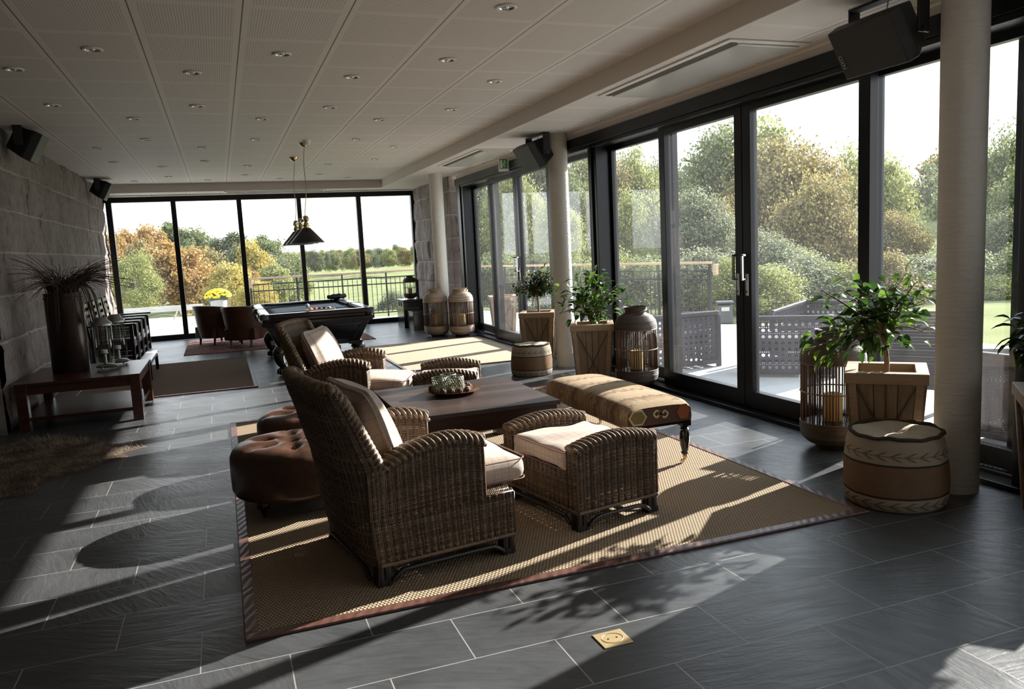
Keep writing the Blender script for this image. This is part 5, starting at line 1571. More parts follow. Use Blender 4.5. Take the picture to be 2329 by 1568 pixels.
o = m.build('dried_twigs', M['twig'], None, smooth=True); o.location = (-1.50, 8.95, vz)
tag(o, 'wild bundle of dried brown twigs spilling from the tall metal vase', 'twigs', kind='stuff')
def storm(loc, label, rz):
    r = empty('storm_lantern', loc, rz, label=label, cat='candle lantern', group='storm lanterns on the low table')
    m = MB(); m.lathe([(.0, .02), (.085, .02), (.10, .035), (.07, .05), (.02, .055), (.016, .14), (.035, .15), (.035, .155), (0, .155)], 26)
    for k in range(3):
        a = k * 2*PI/3; m.tube([(.07*math.cos(a), .07*math.sin(a), .03), (.10*math.cos(a), .10*math.sin(a), .022), (.11*math.cos(a), .11*math.sin(a), 0.011)], .010, 6)
    m.build('base', M['pewter'], r, smooth=True, auto=50)
    m = MB(); m.lathe([(.088, .045), (.088, .42), (.085, .42), (.085, .05)], 32); m.build('glass_cylinder', M['lamp_glass'], r, smooth=True, auto=40)
    m = MB(); m.lathe([(.100, .415), (.102, .42), (.088, .445), (.06, .465), (.055, .49), (.05, .49), (.05, .468), (.08, .43), (.098, .42)], 32); m.build('collar', M['pewter'], r, smooth=True)
    m = MB(); m.lathe([(0, .155), (.03, .155), (.03, .185), (0, .186)], 18); m.build('candle', M['wax_white'], r, smooth=True, auto=40)
    r.scale = (1, 1, 1.08)
storm((-1.175, 8.87, vz), 'glass storm lantern on the low table, nearer of the two', .3)
storm((-1.09, 9.22, vz), 'glass storm lantern on the low table, behind the other one', 1.0)

# ---- animal hide
out = [(-.69, 7.00), (-.80, 6.98), (-1.0, 7.22), (-1.18, 7.45), (-1.40, 7.72), (-1.55, 7.80), (-1.75, 7.74), (-1.90, 7.66), (-2.0, 7.5), (-2.2, 7.3), (-2.25, 7.0), (-2.2, 6.7), (-2.1, 6.3), (-1.75, 5.98), (-1.55, 5.92), (-1.33, 5.93), (-1.30, 6.08), (-1.42, 6.15), (-1.25, 6.30), (-1.08, 6.42), (-.98, 6.62), (-.86, 6.68), (-.80, 6.72), (-.92, 6.80), (-.86, 6.88)]
def inside(x, y):
    c = False; j = len(out) - 1
    for i in range(len(out)):
        if (out[i][1] > y) != (out[j][1] > y) and x < (out[j][0]-out[i][0]) * (y-out[i][1]) / (out[j][1]-out[i][1]) + out[i][0]: c = not c
        j = i
    return c
cx, cy = -1.6, 6.95
r = empty('animal_hide', (cx, cy, 0), label='brown and grey animal hide lying flat on the slate floor', cat='animal hide')
loop = resample([(x, y, 0) for x, y in out + out[:1]], 90)[:-1]
m = MB(); K = [(1.0, .002), (.97, .010), (.8, .014), (.5, .016), (.2, .016), (0, .016)]
m.grid([[((p[0]-cx) * k + 0, (p[1]-cy) * k, z) for p in loop] for k, z in K], closed_u=True); m.build('skin', M['hide'], r, smooth=True)
m = MB(); rs = np.random.RandomState(4); V = []; F = []; cnt = 0
while cnt < 26000:
    x, y = rs.uniform(-2.56, -.67), rs.uniform(5.9, 8.0)
    if not inside(x, y): continue
    L = rs.uniform(.025, .055); a = rs.normal(2.3, .5) + .6 * math.sin(x * 5 + y * 3); el = rs.uniform(.12, .6)
    if y > 7.3 and x > -1.75 and rs.rand() < .4: el = rs.uniform(.6, 1.2); L *= 1.5
    d = np.array([math.cos(a) * math.cos(el), math.sin(a) * math.cos(el), math.sin(el)]); s = np.array([-math.sin(a), math.cos(a), 0]) * .0016
    p = np.array([x - cx, y - cy, .012]); V += [p - s, p + s, p + d * L]; F.append((3*cnt, 3*cnt+1, 3*cnt+2)); cnt += 1
m.add(V, F); m.build('fur', M['fur'], r)['kind'] = 'stuff'

# ---- wooden chair cut off at the left edge
r = empty('wooden_chair', (-2.12, 7.92, 0), R(12), label='wooden chair mostly outside the frame, its leg tip at the left edge', cat='chair')
for sy in (-1, 1):
    m = MB(); m.tube(bez([(.16, sy*.22, .0), (.02, sy*.22, .18), (-.12, sy*.22, .42)], 10), .018, 8); m.build('leg', M['dark_wood'], r, smooth=True)
    m = MB(); m.tube(bez([(-.30, sy*.22, .0), (-.2, sy*.22, .2), (.0, sy*.22, .42)], 10), .018, 8); m.build('leg', M['dark_wood'], r, smooth=True)
    m = MB(); m.bar((-.28, sy*.22, .66), (.20, sy*.22, .62), .05, .022); m.build('armrest', M['dark_wood'], r, bevel=.003)
    m = MB(); m.bar((-.02, sy*.22, .40), (.10, sy*.22, .63), .03, .03); m.build('arm_support', M['dark_wood'], r)
m = MB(); m.box((-.22, -.24, .40), (.10, .24, .44)); m.build('seat', M['dark_wood'], r, bevel=.004)
m = MB(); m.bar((-.22, 0, .42), (-.40, 0, .95), .46, .025, (1, 0, 0)); m.build('backrest', M['dark_wood'], r, bevel=.004)

# ---- brass floor boxes
def floorbox(x, y, rz, label):
    r = empty('floor_socket', (x, y, 0), rz, label=label, cat='floor socket', group='brass floor sockets')
    m = MB(); m.box((-.06, -.055, 0), (.06, .055, .004)); pl = m.build('plate', M['brass_plate'], r, bevel=.0015)
    m = MB(); m.tube([(.042 * math.cos(a), .036 * math.sin(a), .0042) for a in np.linspace(0, 2*PI, 32, endpoint=False)], .0012, 4, closed=True); m.build('lid_ring', M['brass'], r)
    for sx in (-1, 1): m = MB(); m.cyl((sx*.018, 0, .003), (sx*.018, 0, .0048), .004, n=10); m.build('screw', M['black_metal'], r)
floorbox(1.268, 2.525, 0, 'square brass socket plate in the slate floor in the foreground')
floorbox(4.0, 3.24, R(-10), 'square brass socket plate in the floor behind the nearest column')

# ---- loudspeakers
loudspeaker((-1.70, 9.35, 2.755), R(-90), R(28), 'black loudspeaker above the stone wall, nearer one', 1.0, ZC)
loudspeaker((-1.70, 14.75, 2.755), R(-90), R(28), 'black loudspeaker above the stone wall, farther one near the back window', 1.0, ZC)
loudspeaker((3.60, 3.575, 2.55), R(90), R(30), 'large black loudspeaker hanging beside the nearest column', 1.0, ZS, 1.38, True)
loudspeaker((3.60, 8.80, 2.555), R(90), R(30), 'black loudspeaker hanging beside the middle column', 1.05, ZS, 1.45)
TREES = [
(-12.1, 119.4, -1.87, 8.2, 4.7, 'orange', 'orange autumn tree high at the left edge of the back window'),
(-9.2, 124.7, -0.99, 8.0, 5.3, 'orange', 'orange-topped tree beyond the leftmost back window pane'),
(-6.5, 129.8, -1.28, 8.9, 5.8, 'green', 'green tree top beside the leftmost back window mullion'),
(-5.7, 61.7, -1.91, 4.2, 3.0, 'birch', 'pale green birch with white trunk in the leftmost back window pane'),
(-3.7, 74.9, -2.89, 6.3, 5.9, 'orange', 'big round orange-brown tree across the leftmost back window mullion'),
(-3.2, 128.0, -2.11, 8.5, 6.5, 'green', 'large green tree behind the orange-brown tree in the back window'),
(-6.2, 84.8, -2.8, 4.3, 2.9, 'dark', 'dark tree between birch and orange-brown tree'),
(-1.2, 95.0, -3.25, 6.0, 4.0, 'brown', 'brownish tree left of the yellow flower planter'),
(1.5, 115.0, -1.43, 6.6, 6.5, 'dark', 'dark olive round tree above the yellow flower planter'),
(0.7, 70.0, -2.93, 4.1, 3.7, 'yellow', 'golden yellow tree right behind the yellow flower planter'),
(-1.4, 132.0, -1.67, 7.1, 4.4, 'green', 'green tree filling the skyline in second back window pane'),
(3.5, 87.9, -3.23, 6.6, 3.5, 'yellow', 'tall golden tree right of the second back window mullion'),
(5.6, 99.8, -1.85, 6.1, 4.8, 'green', 'tall green tree in the middle back window pane'),
(2.3, 60.0, -2.53, 2.4, 2.7, 'yellow', 'low golden tree behind the left end of the railing'),
(4.9, 77.8, -3.25, 4.2, 3.3, 'lime', 'yellow-green tree behind the railing in the middle back window pane'),
(8.4, 104.7, -3.31, 5.3, 4.1, 'green', 'green tree left of the pool lamp'),
(15.6, 196.4, -2.49, 4.8, 4.0, 'lime', 'FAR'),
(15.8, 181.3, -2.12, 4.4, 3.7, 'brown', 'FAR'),
(20.2, 205.0, -2.57, 5.7, 4.2, 'green', 'FAR'),
(19.6, 176.9, -2.0, 4.7, 3.6, 'dark', 'FAR'),
(25.3, 206.4, -2.56, 5.4, 4.2, 'lime', 'FAR'),
(26.1, 197.3, -2.33, 5.0, 4.0, 'green', 'FAR'),
(29.4, 203.9, -2.44, 5.1, 4.2, 'brown', 'FAR'),
(29.3, 188.7, -2.11, 5.1, 3.9, 'lime', 'FAR'),
(29.6, 176.5, -1.86, 4.7, 3.6, 'brown', 'FAR'),
(32.0, 180.2, -1.88, 4.3, 3.7, 'green', 'FAR'),
(35.8, 188.6, -2.02, 4.4, 3.9, 'dark', 'FAR'),
(36.7, 180.3, -1.86, 4.2, 3.7, 'lime', 'FAR'),
(43.4, 202.4, -2.22, 5.5, 4.2, 'green', 'FAR'),
(41.1, 182.4, -1.81, 4.2, 3.8, 'brown', 'FAR'),
(43.2, 178.9, -1.76, 4.7, 3.7, 'lime', 'FAR'),
(18.9, 229.2, -2.64, 4.8, 7.7, 'green', 'FAR'),
(24.9, 228.7, -2.68, 5.1, 7.7, 'dark', 'FAR'),
(30.9, 227.9, -2.7, 5.5, 7.7, 'brown', 'FAR'),
(37.0, 227.0, -2.73, 5.2, 7.7, 'green', 'FAR'),
(43.1, 225.9, -2.75, 5.4, 7.7, 'dark', 'FAR'),
(49.2, 224.7, -2.77, 5.0, 7.7, 'brown', 'FAR'),
(14.4, 42.6, -0.44, 7.6, 3.8, 'dark', 'dark tree seen through the narrow pane at the far end of the glass wall'),
(11.7, 30.9, -0.17, 4.9, 2.2, 'lime', 'yellow-green tree behind the far glass door handles'),
(19.4, 47.2, -0.87, 8.4, 4.6, 'dark', 'dark green tree behind the small-leaved potted tree'),
(12.8, 28.8, -0.19, 3.5, 1.9, 'lime', 'bright yellow-green bushy tree behind the middle column'),
(19.7, 40.5, -0.73, 7.5, 3.3, 'lime', 'light green tree right of the middle column'),
(18.2, 34.5, -0.92, 6.0, 2.4, 'brown', 'brownish tree behind the thick window post right of the middle column'),
(19.9, 35.2, -0.84, 6.9, 2.7, 'lime', 'tall light yellow-green tree in the pane above the dark lantern'),
(27.9, 46.2, -1.39, 8.1, 3.9, 'green', 'green tree left of the middle glass door'),
(35.9, 55.4, -1.4, 8.8, 4.1, 'green', 'green tree at the left side of the middle glass door'),
(34.7, 48.9, -1.24, 10.6, 6.4, 'green', 'tallest green tree behind the middle glass door'),
(20.7, 31.3, -1.6, 5.3, 3.2, 'grey', 'grey-green bushy tree behind the end of the wooden handrail'),
(23.4, 33.1, -1.89, 5.0, 2.5, 'brown', 'bare pinkish-brown shrubby tree left of the door handles'),
(44.4, 56.7, -1.16, 12.1, 6.1, 'lime', 'light green tree top right of the door meeting stiles'),
(31.3, 38.3, -1.94, 8.9, 6.4, 'brown', 'wide golden-brown oak in the middle of the right glass door'),
(34.0, 38.0, -2.11, 8.2, 4.3, 'brown', 'olive-brown oak at the left of the thick window post'),
(24.8, 28.2, -1.74, 5.6, 3.6, 'brown', 'leafy brown oak with low branches behind the outdoor chairs'),
(19.3, 24.9, -1.34, 3.0, 2.7, 'grey', 'grey-green bush tree in the lower part of the right glass door'),
(39.8, 40.8, -2.3, 8.9, 4.2, 'lime', 'tree hidden mostly by the thick window post'),
(34.2, 33.7, -1.97, 7.5, 3.8, 'lime', 'yellow-green tree right of the thick window post'),
(29.3, 28.0, -1.85, 4.0, 2.7, 'brown', 'low brown oak branches above the lemon tree'),
(66.6, 60.5, -0.62, 8.1, 5.6, 'grey', 'thin grey bare tree on the grassy hill left of the column'),
(74.8, 64.9, -0.94, 10.9, 6.1, 'brown', 'brown tree behind the left edge of the nearest column'),
(63.8, 52.4, -2.21, 9.4, 6.0, 'green', 'green tree hidden behind the nearest column'),
(40.3, 31.3, -2.05, 8.2, 3.7, 'green', 'dark green tree in the last pane right of the nearest column'),
(28.6, 21.8, -1.69, 3.6, 2.2, 'dark', 'dark bushy tree low in the last pane right of the nearest column'),
(36.6, 26.1, -1.66, 6.7, 4.0, 'green', 'green tree past the right end of the last pane'),
(-10.7, 99.4, -2.76, 7.9, 3.9, 'orange', 'orange tree cut by the left edge of the back window'),
(-7.5, 91.7, -2.61, 6.7, 3.6, 'brown', 'brown-orange tree behind the pale birch'),
(-3.1, 89.9, -3.32, 5.8, 3.5, 'brown', 'brown tree right of the big orange-brown tree'),
(-1.7, 80.0, -3.37, 4.6, 2.7, 'dark', 'dark tree left of the yellow flowers'),
(2.6, 105.0, -4.03, 7.2, 4.1, 'dark', 'dark tree behind the second back window mullion'),
(2.1, 72.0, -2.9, 3.6, 2.4, 'orange', 'orange tree low behind the second back window mullion'),
(6.4, 89.8, -4.02, 5.3, 3.0, 'dark', 'dark tree at the left end of the distant wood'),
(9.6, 109.6, -4.79, 5.3, 3.7, 'lime', 'pale tree under the pool lamp shades'),
(13.0, 36.8, -0.65, 5.1, 2.4, 'green', 'green tree beside the far door frame'),
(17.7, 38.1, -1.02, 6.0, 2.8, 'green', 'green tree just right of the middle column'),
(17.3, 31.6, -1.36, 5.1, 2.2, 'lime', 'yellow-green shrubby tree behind the railing'),
(23.8, 38.2, -2.18, 6.1, 2.8, 'lime', 'yellow-green tree at the middle door stile'),
(35.9, 48.1, -2.59, 8.9, 4.4, 'green', 'green tree behind the door handles'),
(21.2, 25.3, -1.51, 2.4, 2.6, 'lime', 'yellowish shrubby tree under the golden oak'),
(26.8, 28.3, -1.89, 4.2, 2.6, 'grey', 'greyish tree beside the thick window post')]
BUSHES = [
(9.4, 14.1, -0.19, 1.1, 1.2, 'grey', 'grey-green bush behind the outdoor armchair at the handrail end'),
(9.4, 13.0, -0.06, 0.7, 0.8, 'lime', 'low bush with yellow leaves beside the grey bin'),
(9.9, 12.6, -0.05, 0.6, 1.0, 'lime', 'bright yellow-green bush below the right glass door oak'),
(11.4, 13.3, -0.19, 0.8, 1.3, 'grey', 'dense grey-green bush behind the outdoor armchairs'),
(12.2, 13.2, -0.23, 0.7, 1.1, 'lime', 'pale yellow bush left of the thick window post'),
(12.9, 12.6, -0.21, 0.8, 1.1, 'brown', 'brown bush behind the lemon tree crown'),
(14.1, 12.8, -0.29, 0.8, 1.4, 'grey', 'greyish bush at the edge of the lawn left of the column'),
(15.3, 12.9, -0.35, 1.0, 1.5, 'green', 'green bush at the lawn edge behind the nearest column'),
(15.0, 11.7, -0.26, 0.3, 0.9, 'lime', 'small bright bush at the lawn edge right of the column'),
(16.1, 11.9, -0.31, 0.9, 1.2, 'green', 'green bush at the lawn edge by the right picture edge'),
(9.5, 16.5, -0.35, 1.1, 1.4, 'green', 'green bush behind the black railing near its end'),
(9.2, 17.7, -0.36, 1.2, 1.3, 'lime', 'yellow-green bush behind the black railing left of the dark lantern'),
(9.0, 19.0, -0.36, 1.1, 1.2, 'green', 'green bush behind the railing and lemon tree'),
(8.3, 20.4, -0.27, 1.1, 1.4, 'dark', 'dark bush behind the railing and small-leaved tree'),
(7.3, 20.8, -0.21, 1.2, 1.4, 'green', 'green bush behind the far glass doors'),
(5.3, 25.5, -0.88, 0.7, 1.0, 'dark', 'dark rounded bush below the railing at the right of the back window')]
# ------------------------------------------------------------------ OUTSIDE
poly = [(4.3, -5), (9.2, -5), (9.0, 3.0), (8.95, 7.3), (8.6, 10.6), (7.95, 11.35), (5.75, 18.35), (.62, 18.85), (.2, 23.5), (-4.5, 24.6), (-4.5, 16.7), (4.32, 16.72), (4.32, 13.5)]
m = MB(); n = len(poly)
m.add([(x, y, -.025) for x, y in poly] + [(x, y, -.22) for x, y in poly], [tuple(range(n)), tuple(range(2*n - 1, n - 1, -1))] + [(i, n + i, n + (i+1) % n, (i+1) % n) for i in range(n)])
struct(m.build('terrace_floor', M['terrace']))
def sm(a, b, x): t_ = np.clip((x - a) / (b - a), 0, 1); return t_ * t_ * (3 - 2 * t_)
def ground(phi, d):
    left = -.35 - 4.6 * sm(24, 62, d) + .75 * sm(90, 190, d) + .9 * sm(9, -4, phi) * sm(40, 80, d) * 1.0
    hill = 4.6 * sm(62, 105, d) * sm(41, 46, phi) * sm(54, 51, phi)
    right = -.13 - 2.0 * sm(20, 42, d) + 1.9 * sm(50, 62, d) * sm(38, 46, phi) + hill
    k = sm(17, 29, phi)
    return left * (1 - k) + right * k
ph = np.linspace(-40, 100, 141); dd = np.r_[np.linspace(6.5, 30, 30), np.geomspace(31, 420, 46)]
P = np.zeros((len(dd), len(ph), 3))
for i, d in enumerate(dd):
    z = ground(ph, d)
    P[i, :, 0] = d * np.sin(np.radians(ph)); P[i, :, 1] = d * np.cos(np.radians(ph)); P[i, :, 2] = z + nr.normal(0, .01 + .0012 * d, len(ph)) * (d > 30)
P[..., 2] = np.where((P[..., 0] < 9.6) & (P[..., 1] < 25.5) & (P[..., 2] > -.3), np.minimum(P[..., 2], -.26), P[..., 2])
P[:, :, 2] = np.where((P[..., 0] >= 8.2) & (np.hypot(P[..., 0], P[..., 1]) < 19) , -.08, P[..., 2])
m = MB(); m.grid(P, flip=True); struct(m.build('lawn', M['lawn'], smooth=True))

# ---- trees: crown meshes of separate leaves, unit height and unit width
def crown_mesh(name, seed, nclump, nleaf, size, z0=.12, loose=0.0, taper=0.0, rag=.0):
    rs = np.random.RandomState(seed)
    u = rs.normal(size=(nclump, 3)); u /= np.linalg.norm(u, axis=1, keepdims=True)
    rad = rs.uniform(.55, 1, nclump) ** .5
    ctr = u * rad[:, None] * rs.uniform(.8, 1.18, nclump)[:, None]
    cz = (ctr[:, 2] + 1) / 2
    wz = 1 - taper * cz
    C = np.stack([ctr[:, 0] * .40 * wz, ctr[:, 1] * .40 * wz, z0 + (1 - z0 - .06) * (.06 + .90 * cz)], 1)
    cr = rs.uniform(.07, .15, nclump) * (1 - loose * .3)
    idx = rs.randint(0, nclump, nleaf)
    v = rs.normal(size=(nleaf, 3)); v /= np.linalg.norm(v, axis=1, keepdims=True)
    q = rs.uniform(.4, 1.0 + rag, nleaf)
    Pp = C[idx] + v * (cr[idx] * q)[:, None] * np.array([1, 1, .8])
    nrm = v + rs.normal(0, .7, (nleaf, 3)); nrm /= np.linalg.norm(nrm, axis=1, keepdims=True)
    t1 = np.cross(nrm, rs.normal(size=(nleaf, 3))); t1 /= np.linalg.norm(t1, axis=1, keepdims=True); t2 = np.cross(nrm, t1)
    s = size * rs.uniform(.6, 1.25, nleaf)[:, None]
    V = np.stack([Pp - t1*s*.62, Pp + t2*s*.36 + nrm*s*.08, Pp + t1*s*.62, Pp - t2*s*.36 + nrm*s*.08], 1).reshape(-1, 3)
    me = bpy.data.meshes.new(name)
    me.from_pydata(V.tolist(), [], np.arange(nleaf * 4).reshape(-1, 4).tolist()); me.materials.append(LM['green'])
    return me
def trunk_mesh(name, seed, lean=.03):
    rs = random.Random(seed); m = MB()
    P = bez([(0, 0, 0), (rs.uniform(-lean, lean), rs.uniform(-lean, lean), .25), (rs.uniform(-lean, lean), rs.uniform(-lean, lean), .55), (0, 0, .85)], 12)
    m.tube(P, list(np.linspace(.035, .008, len(P))), 7)
    for k in range(9):
        a = rs.uniform(0, 6.28); z = rs.uniform(.25, .7); L = rs.uniform(.2, .36)
        m.tube(bez([(0, 0, z), (L*.5*math.cos(a), L*.5*math.sin(a), z + .05), (L*math.cos(a), L*math.sin(a), z + rs.uniform(.06, .2))], 6), list(np.linspace(.013, .003, 7))[:7] if False else .007, 4)
    o = m.build(name, M['tree_bark'], None, smooth=True); me = o.data; bpy.data.objects.remove(o); return me
NEARC = [crown_mesh('crown', 1, 95, 30000, .023, .0, .2, .1, .7), crown_mesh('crown', 2, 75, 24000, .023, .02, .5, .25, 1.0), crown_mesh('crown', 3, 110, 30000, .023, .0, .3, .3, .8)]
FARC = [crown_mesh('crown', 4, 70, 12000, .038, .0, .1, .1, .5), crown_mesh('crown', 5, 60, 12000, .038, .0, .2, .3, .5)]
BUSHC = [crown_mesh('crown', 7, 34, 16000, .030, -.05, .5, .1, 1.5), crown_mesh('crown', 8, 28, 15000, .032, -.05, .6, .0, 1.9)]
THIN = crown_mesh('crown', 6, 46, 3200, .038, .25, .6, .2, .5)
TRK = [trunk_mesh('trunk', 1), trunk_mesh('trunk', 2, .06)]
tctr = [0]
def tree(x, y, z, h, w, kind, label, name='tree', cat='tree', group=None, crown=None, thin=False):
    tctr[0] += 1; k = tctr[0]
    d = math.hypot(x, y)
    r = empty(name, (x, y, z), (k * 2.39) % 6.28, label=label, cat=cat, group=group)
    tr = bpy.data.objects.new('trunk', TRK[k % 2]); COL.objects.link(tr); setparent(tr, r); tr.scale = (h * .8, h * .8, h)
    if kind == 'birch': tr.material_slots[0].link = 'OBJECT'; tr.material_slots[0].material = M['birch_bark']
    me = BUSHC[k % 2] if cat == 'bush' else THIN if thin else (NEARC[k % 3] if d < 70 else FARC[k % 2])
    c = bpy.data.objects.new('crown', me); COL.objects.link(c); setparent(c, r); c.scale = (w * 1.3, w * 1.3, h * 1.02)
    c.material_slots[0].link = 'OBJECT'; c.material_slots[0].material = LM['lime' if kind == 'birch' else kind]
    return r
for (x, y, z, h, w, kind, lab) in TREES:
    far = lab == 'FAR'
    if far: lab = 'small far %s tree in the distant wood beyond the green field' % {'lime': 'yellow-green', 'brown': 'brownish', 'green': 'green', 'dark': 'dark green'}[kind]
    tree(x, y, z, h, w, kind, lab, group=('distant %s trees beyond the field' % {'lime': 'yellow-green', 'brown': 'brownish', 'green': 'green', 'dark': 'dark green'}[kind]) if far else 'trees outside the windows', thin='thin grey bare' in lab)
for (x, y, z, h, w, kind, lab) in BUSHES:
    tree(x, y, z, h + .35, w * 1.15, kind, lab, 'bush', 'bush', 'bushes around the terrace')

# ---- railing with wooden handrail
def railing(a, b, label, npost, nbal, endpost=None):
    a = Vector(a); b = Vector(b); L = (b - a).length; d = (b - a).normalized()
    r = empty('railing', (a.x, a.y, -.025), math.atan2(d.y, d.x), label=label, cat='railing', group='black railings around the terrace')
    m = MB(); m.box((-.03, -.035, 1.045), (L + .03, .035, 1.085)); m.build('handrail', M['rail_wood'], r, bevel=.006)
    if endpost is not None:
        m = MB(); m.box((endpost - .035, -.035, .86), (endpost + .035, .035, 1.045)); m.build('handrail_end', M['rail_wood'], r, bevel=.006)
    for z in (.10, .78, .93):
        m = MB(); m.box((0, -.012, z - .014), (L, .012, z + .014)); m.build('rail_bar', M['black_paint'], r)
    m0 = None
    for k in range(npost):
        m = MB()
        if m0 is None:
            m.box((-.018, -.02, 0), (.018, .02, 1.05)); m0 = m.build('post', M['black_paint'], r); o = m0
        else: o = m0.copy(); COL.objects.link(o); setparent(o, r)
        o.location = (L * k / (npost - 1), 0, 0)
    b0 = None
    for k in range(nbal):
        if b0 is None:
            m = MB(); m.box((-.007, -.007, .11), (.007, .007, .93)); b0 = m.build('baluster', M['black_paint'], r); o = b0
        else: o = b0.copy(); COL.objects.link(o); setparent(o, r)
        o.location = (L * (k + .5) / nbal, 0, 0)
railing((.62, 18.80, 0), (5.70, 18.30, 0), 'black railing with wooden handrail behind the back window', 6, 46, 0)
railing((5.79, 18.13, 0), (7.82, 11.40, 0), 'black railing with wooden handrail outside the glass wall', 7, 64, 7.15)

# ---- outdoor furniture
def open_weave(name, CELL, HR):      # woven panel with rows of round openings
    t = NT(name)
    p = t.sep(t.coord('UV'))
    fx = t.math('SUBTRACT', t.math('FRACT', t.math('DIVIDE', p[0], CELL)), .5); fz = t.math('SUBTRACT', t.math('FRACT', t.math('DIVIDE', p[1], CELL)), .5)
    rr = t.math('SQRT', t.math('ADD', t.math('MULTIPLY', fx, fx), t.math('MULTIPLY', fz, fz)))
    hole = t.math('LESS_THAN', rr, HR)
    gx = t.math('SUBTRACT', t.math('FRACT', t.math('ADD', t.math('DIVIDE', p[0], CELL / 3), .5)), .5); gz = t.math('SUBTRACT', t.math('FRACT', t.math('ADD', t.math('DIVIDE', p[1], CELL), .5)), .5)
    h2 = t.math('MULTIPLY', t.math('LESS_THAN', t.math('ABSOLUTE', gx), .17), t.math('LESS_THAN', t.math('ABSOLUTE', gz), .07))
    hole = t.math('MAXIMUM', hole, h2)
    tr = t.n('ShaderNodeBsdfTransparent'); mx = t.n('ShaderNodeMixShader')
    wv = t.math('SINE', t.math('MULTIPLY', p[1], 900))
    b = t.bsdf(t.mix(t.noise(t.coord('UV'), 60, 3), (.045, .035, .042), (.10, .082, .095)), .5, 0, t.bump(wv, .5, .003))
    t.l(hole, mx.inputs[0]); t.l(b, mx.inputs[1]); t.l(tr.outputs[0], mx.inputs[2]); return t.done(mx.outputs[0])
M['rattan_open'] = open_weave('rattan_open', .066, .27)
M['rattan_fine'] = open_weave('rattan_fine', .030, .17)
def uvpanel(mb, A, B, C, D, nrm, th=.012):
    A, B, C, D = [Vector(q) for q in (A, B, C, D)]; n_ = Vector(nrm) * th
    w = (B - A).length; h = (D - A).length
    for s in (0, 1):
        q = [A + n_ * s, B + n_ * s, C + n_ * s, D + n_ * s]
        mb.add([tuple(x) for x in q], [(0, 1, 2, 3) if s else (3, 2, 1, 0)], [(0, 0), (w, 0), (w, h), (0, h)])
def rattan_chair(loc, rz, label, w=.84, dpt=.80, h=.66, wv='rattan_open'):
    r = empty('outdoor_armchair', loc, rz, label=label, cat='armchair', group='open weave rattan armchairs on the terrace')
    X, Y = dpt / 2, w / 2
    m = MB(); uvpanel(m, (-X, -Y, .07), (-X, Y, .07), (-X, Y, h - .05), (-X, -Y, h - .05), (1, 0, 0)); m.build('back_panel', M[wv], r)
    for sy in (-1, 1):
        m = MB(); uvpanel(m, (-X, sy*Y, .07), (X, sy*Y, .07), (X, sy*Y, h - .12), (-X, sy*Y, h - .05), (0, -sy, 0)); m.build('side_panel', M[wv], r)
    m = MB()
    for a, b in (((-X, -Y, h-.03), (-X, Y, h-.03)), ((-X, -Y, h-.03), (X, -Y, h-.10)), ((-X, Y, h-.03), (X, Y, h-.10)), ((-X, -Y, .06), (-X, Y, .06)), ((-X, -Y, .06), (X, -Y, .06)), ((-X, Y, .06), (X, Y, .06)), ((X, -Y, .06), (X, Y, .06))): m.bar(a, b, .05, .05)
    m.build('frame', M['outdoor_rattan'], r, bevel=.012)
    for sx in (-1, 1):
        for sy in (-1, 1):
            m = MB(); m.box((sx*X - .025, sy*Y - .025, 0), (sx*X + .025, sy*Y + .025, h - .05 if sx < 0 else h - .1)); m.build('leg', M['outdoor_rattan'], r, bevel=.008)
    m = MB(); m.box((-X + .08, -Y + .06, .26), (X, Y - .06, .40)); m.build('seat', M['outdoor_rattan'], r, bevel=.02)
rattan_chair((4.98, 8.12, -.025), R(88), 'open weave rattan armchair outside behind the middle glass door')
rattan_chair((5.78, 6.95, -.025), R(50), 'open weave rattan armchair outside behind the right glass door', .86)
rattan_chair((4.9, 9.4, -.025), R(65), 'open weave rattan armchair outside seen past the dark lantern')
rattan_chair((6.75, 7.55, -.025), R(200), 'rattan armchair farther out on the terrace facing the room', .84)
def lounge(loc, rz, label, h=.88, w=.62):
    r = empty('outdoor_lounge_chair', loc, rz, label=label, cat='chair', group='rattan chairs on the terrace')
    P = []
    bx = lambda z: -.12 - .22 * (z - .3) / .6
    m = MB()
    for i in range(24):
        z = .28 + (h - .28) * i / 23; k = .40 + .10 * (z - .28) / .6
        m.box((bx(z) - .012, -w/2 * (.86 + .2*(z-.28)), z - .0125), (bx(z) + .012 + .004 * (i % 2), w/2 * (.86 + .2*(z-.28)), z + .0125 - .002))
    m.build('backrest', M['outdoor_rattan'], r)
    m = MB()
    for i in range(22): m.box((-.14 + .03 * i, -w/2*.86, .26), (-.113 + .03 * i, w/2*.86, .29))
    m.build('seat', M['outdoor_rattan'], r)
    for sy in (-1, 1):
        m = MB(); m.box((-.2, sy*w/2 - .03, .42), (.5, sy*w/2 + .03, .455)); m.build('armrest', M['deck_furn_wood'], r, bevel=.006)
        m = MB(); m.box((.42, sy*w/2 - .025, 0), (.48, sy*w/2 + .025, .42)); m.build('leg', M['outdoor_rattan'], r, bevel=.006)
        m = MB(); m.box((-.2, sy*w/2 - .025, 0), (-.14, sy*w/2 + .025, .42)); m.build('leg', M['outdoor_rattan'], r, bevel=.006)
        m = MB(); m.tube(bez([(-.24, sy*(w/2 + .02), .62), (-.22, sy*(w/2 + .02), .36), (-.12, sy*(w/2+.02), .22), (.05, sy*(w/2+.02), .20)], 14), .012, 8); m.build('arm_hoop', M['outdoor_rattan'], r, smooth=True)
lounge((5.02, 4.74, -.025), R(35), 'high-backed rattan chair outside beside the nearest column')
rattan_chair((5.27, 3.78, -.025), R(5), 'rattan armchair outside in the last pane right of the nearest column', .80, .75, .64, 'rattan_fine')
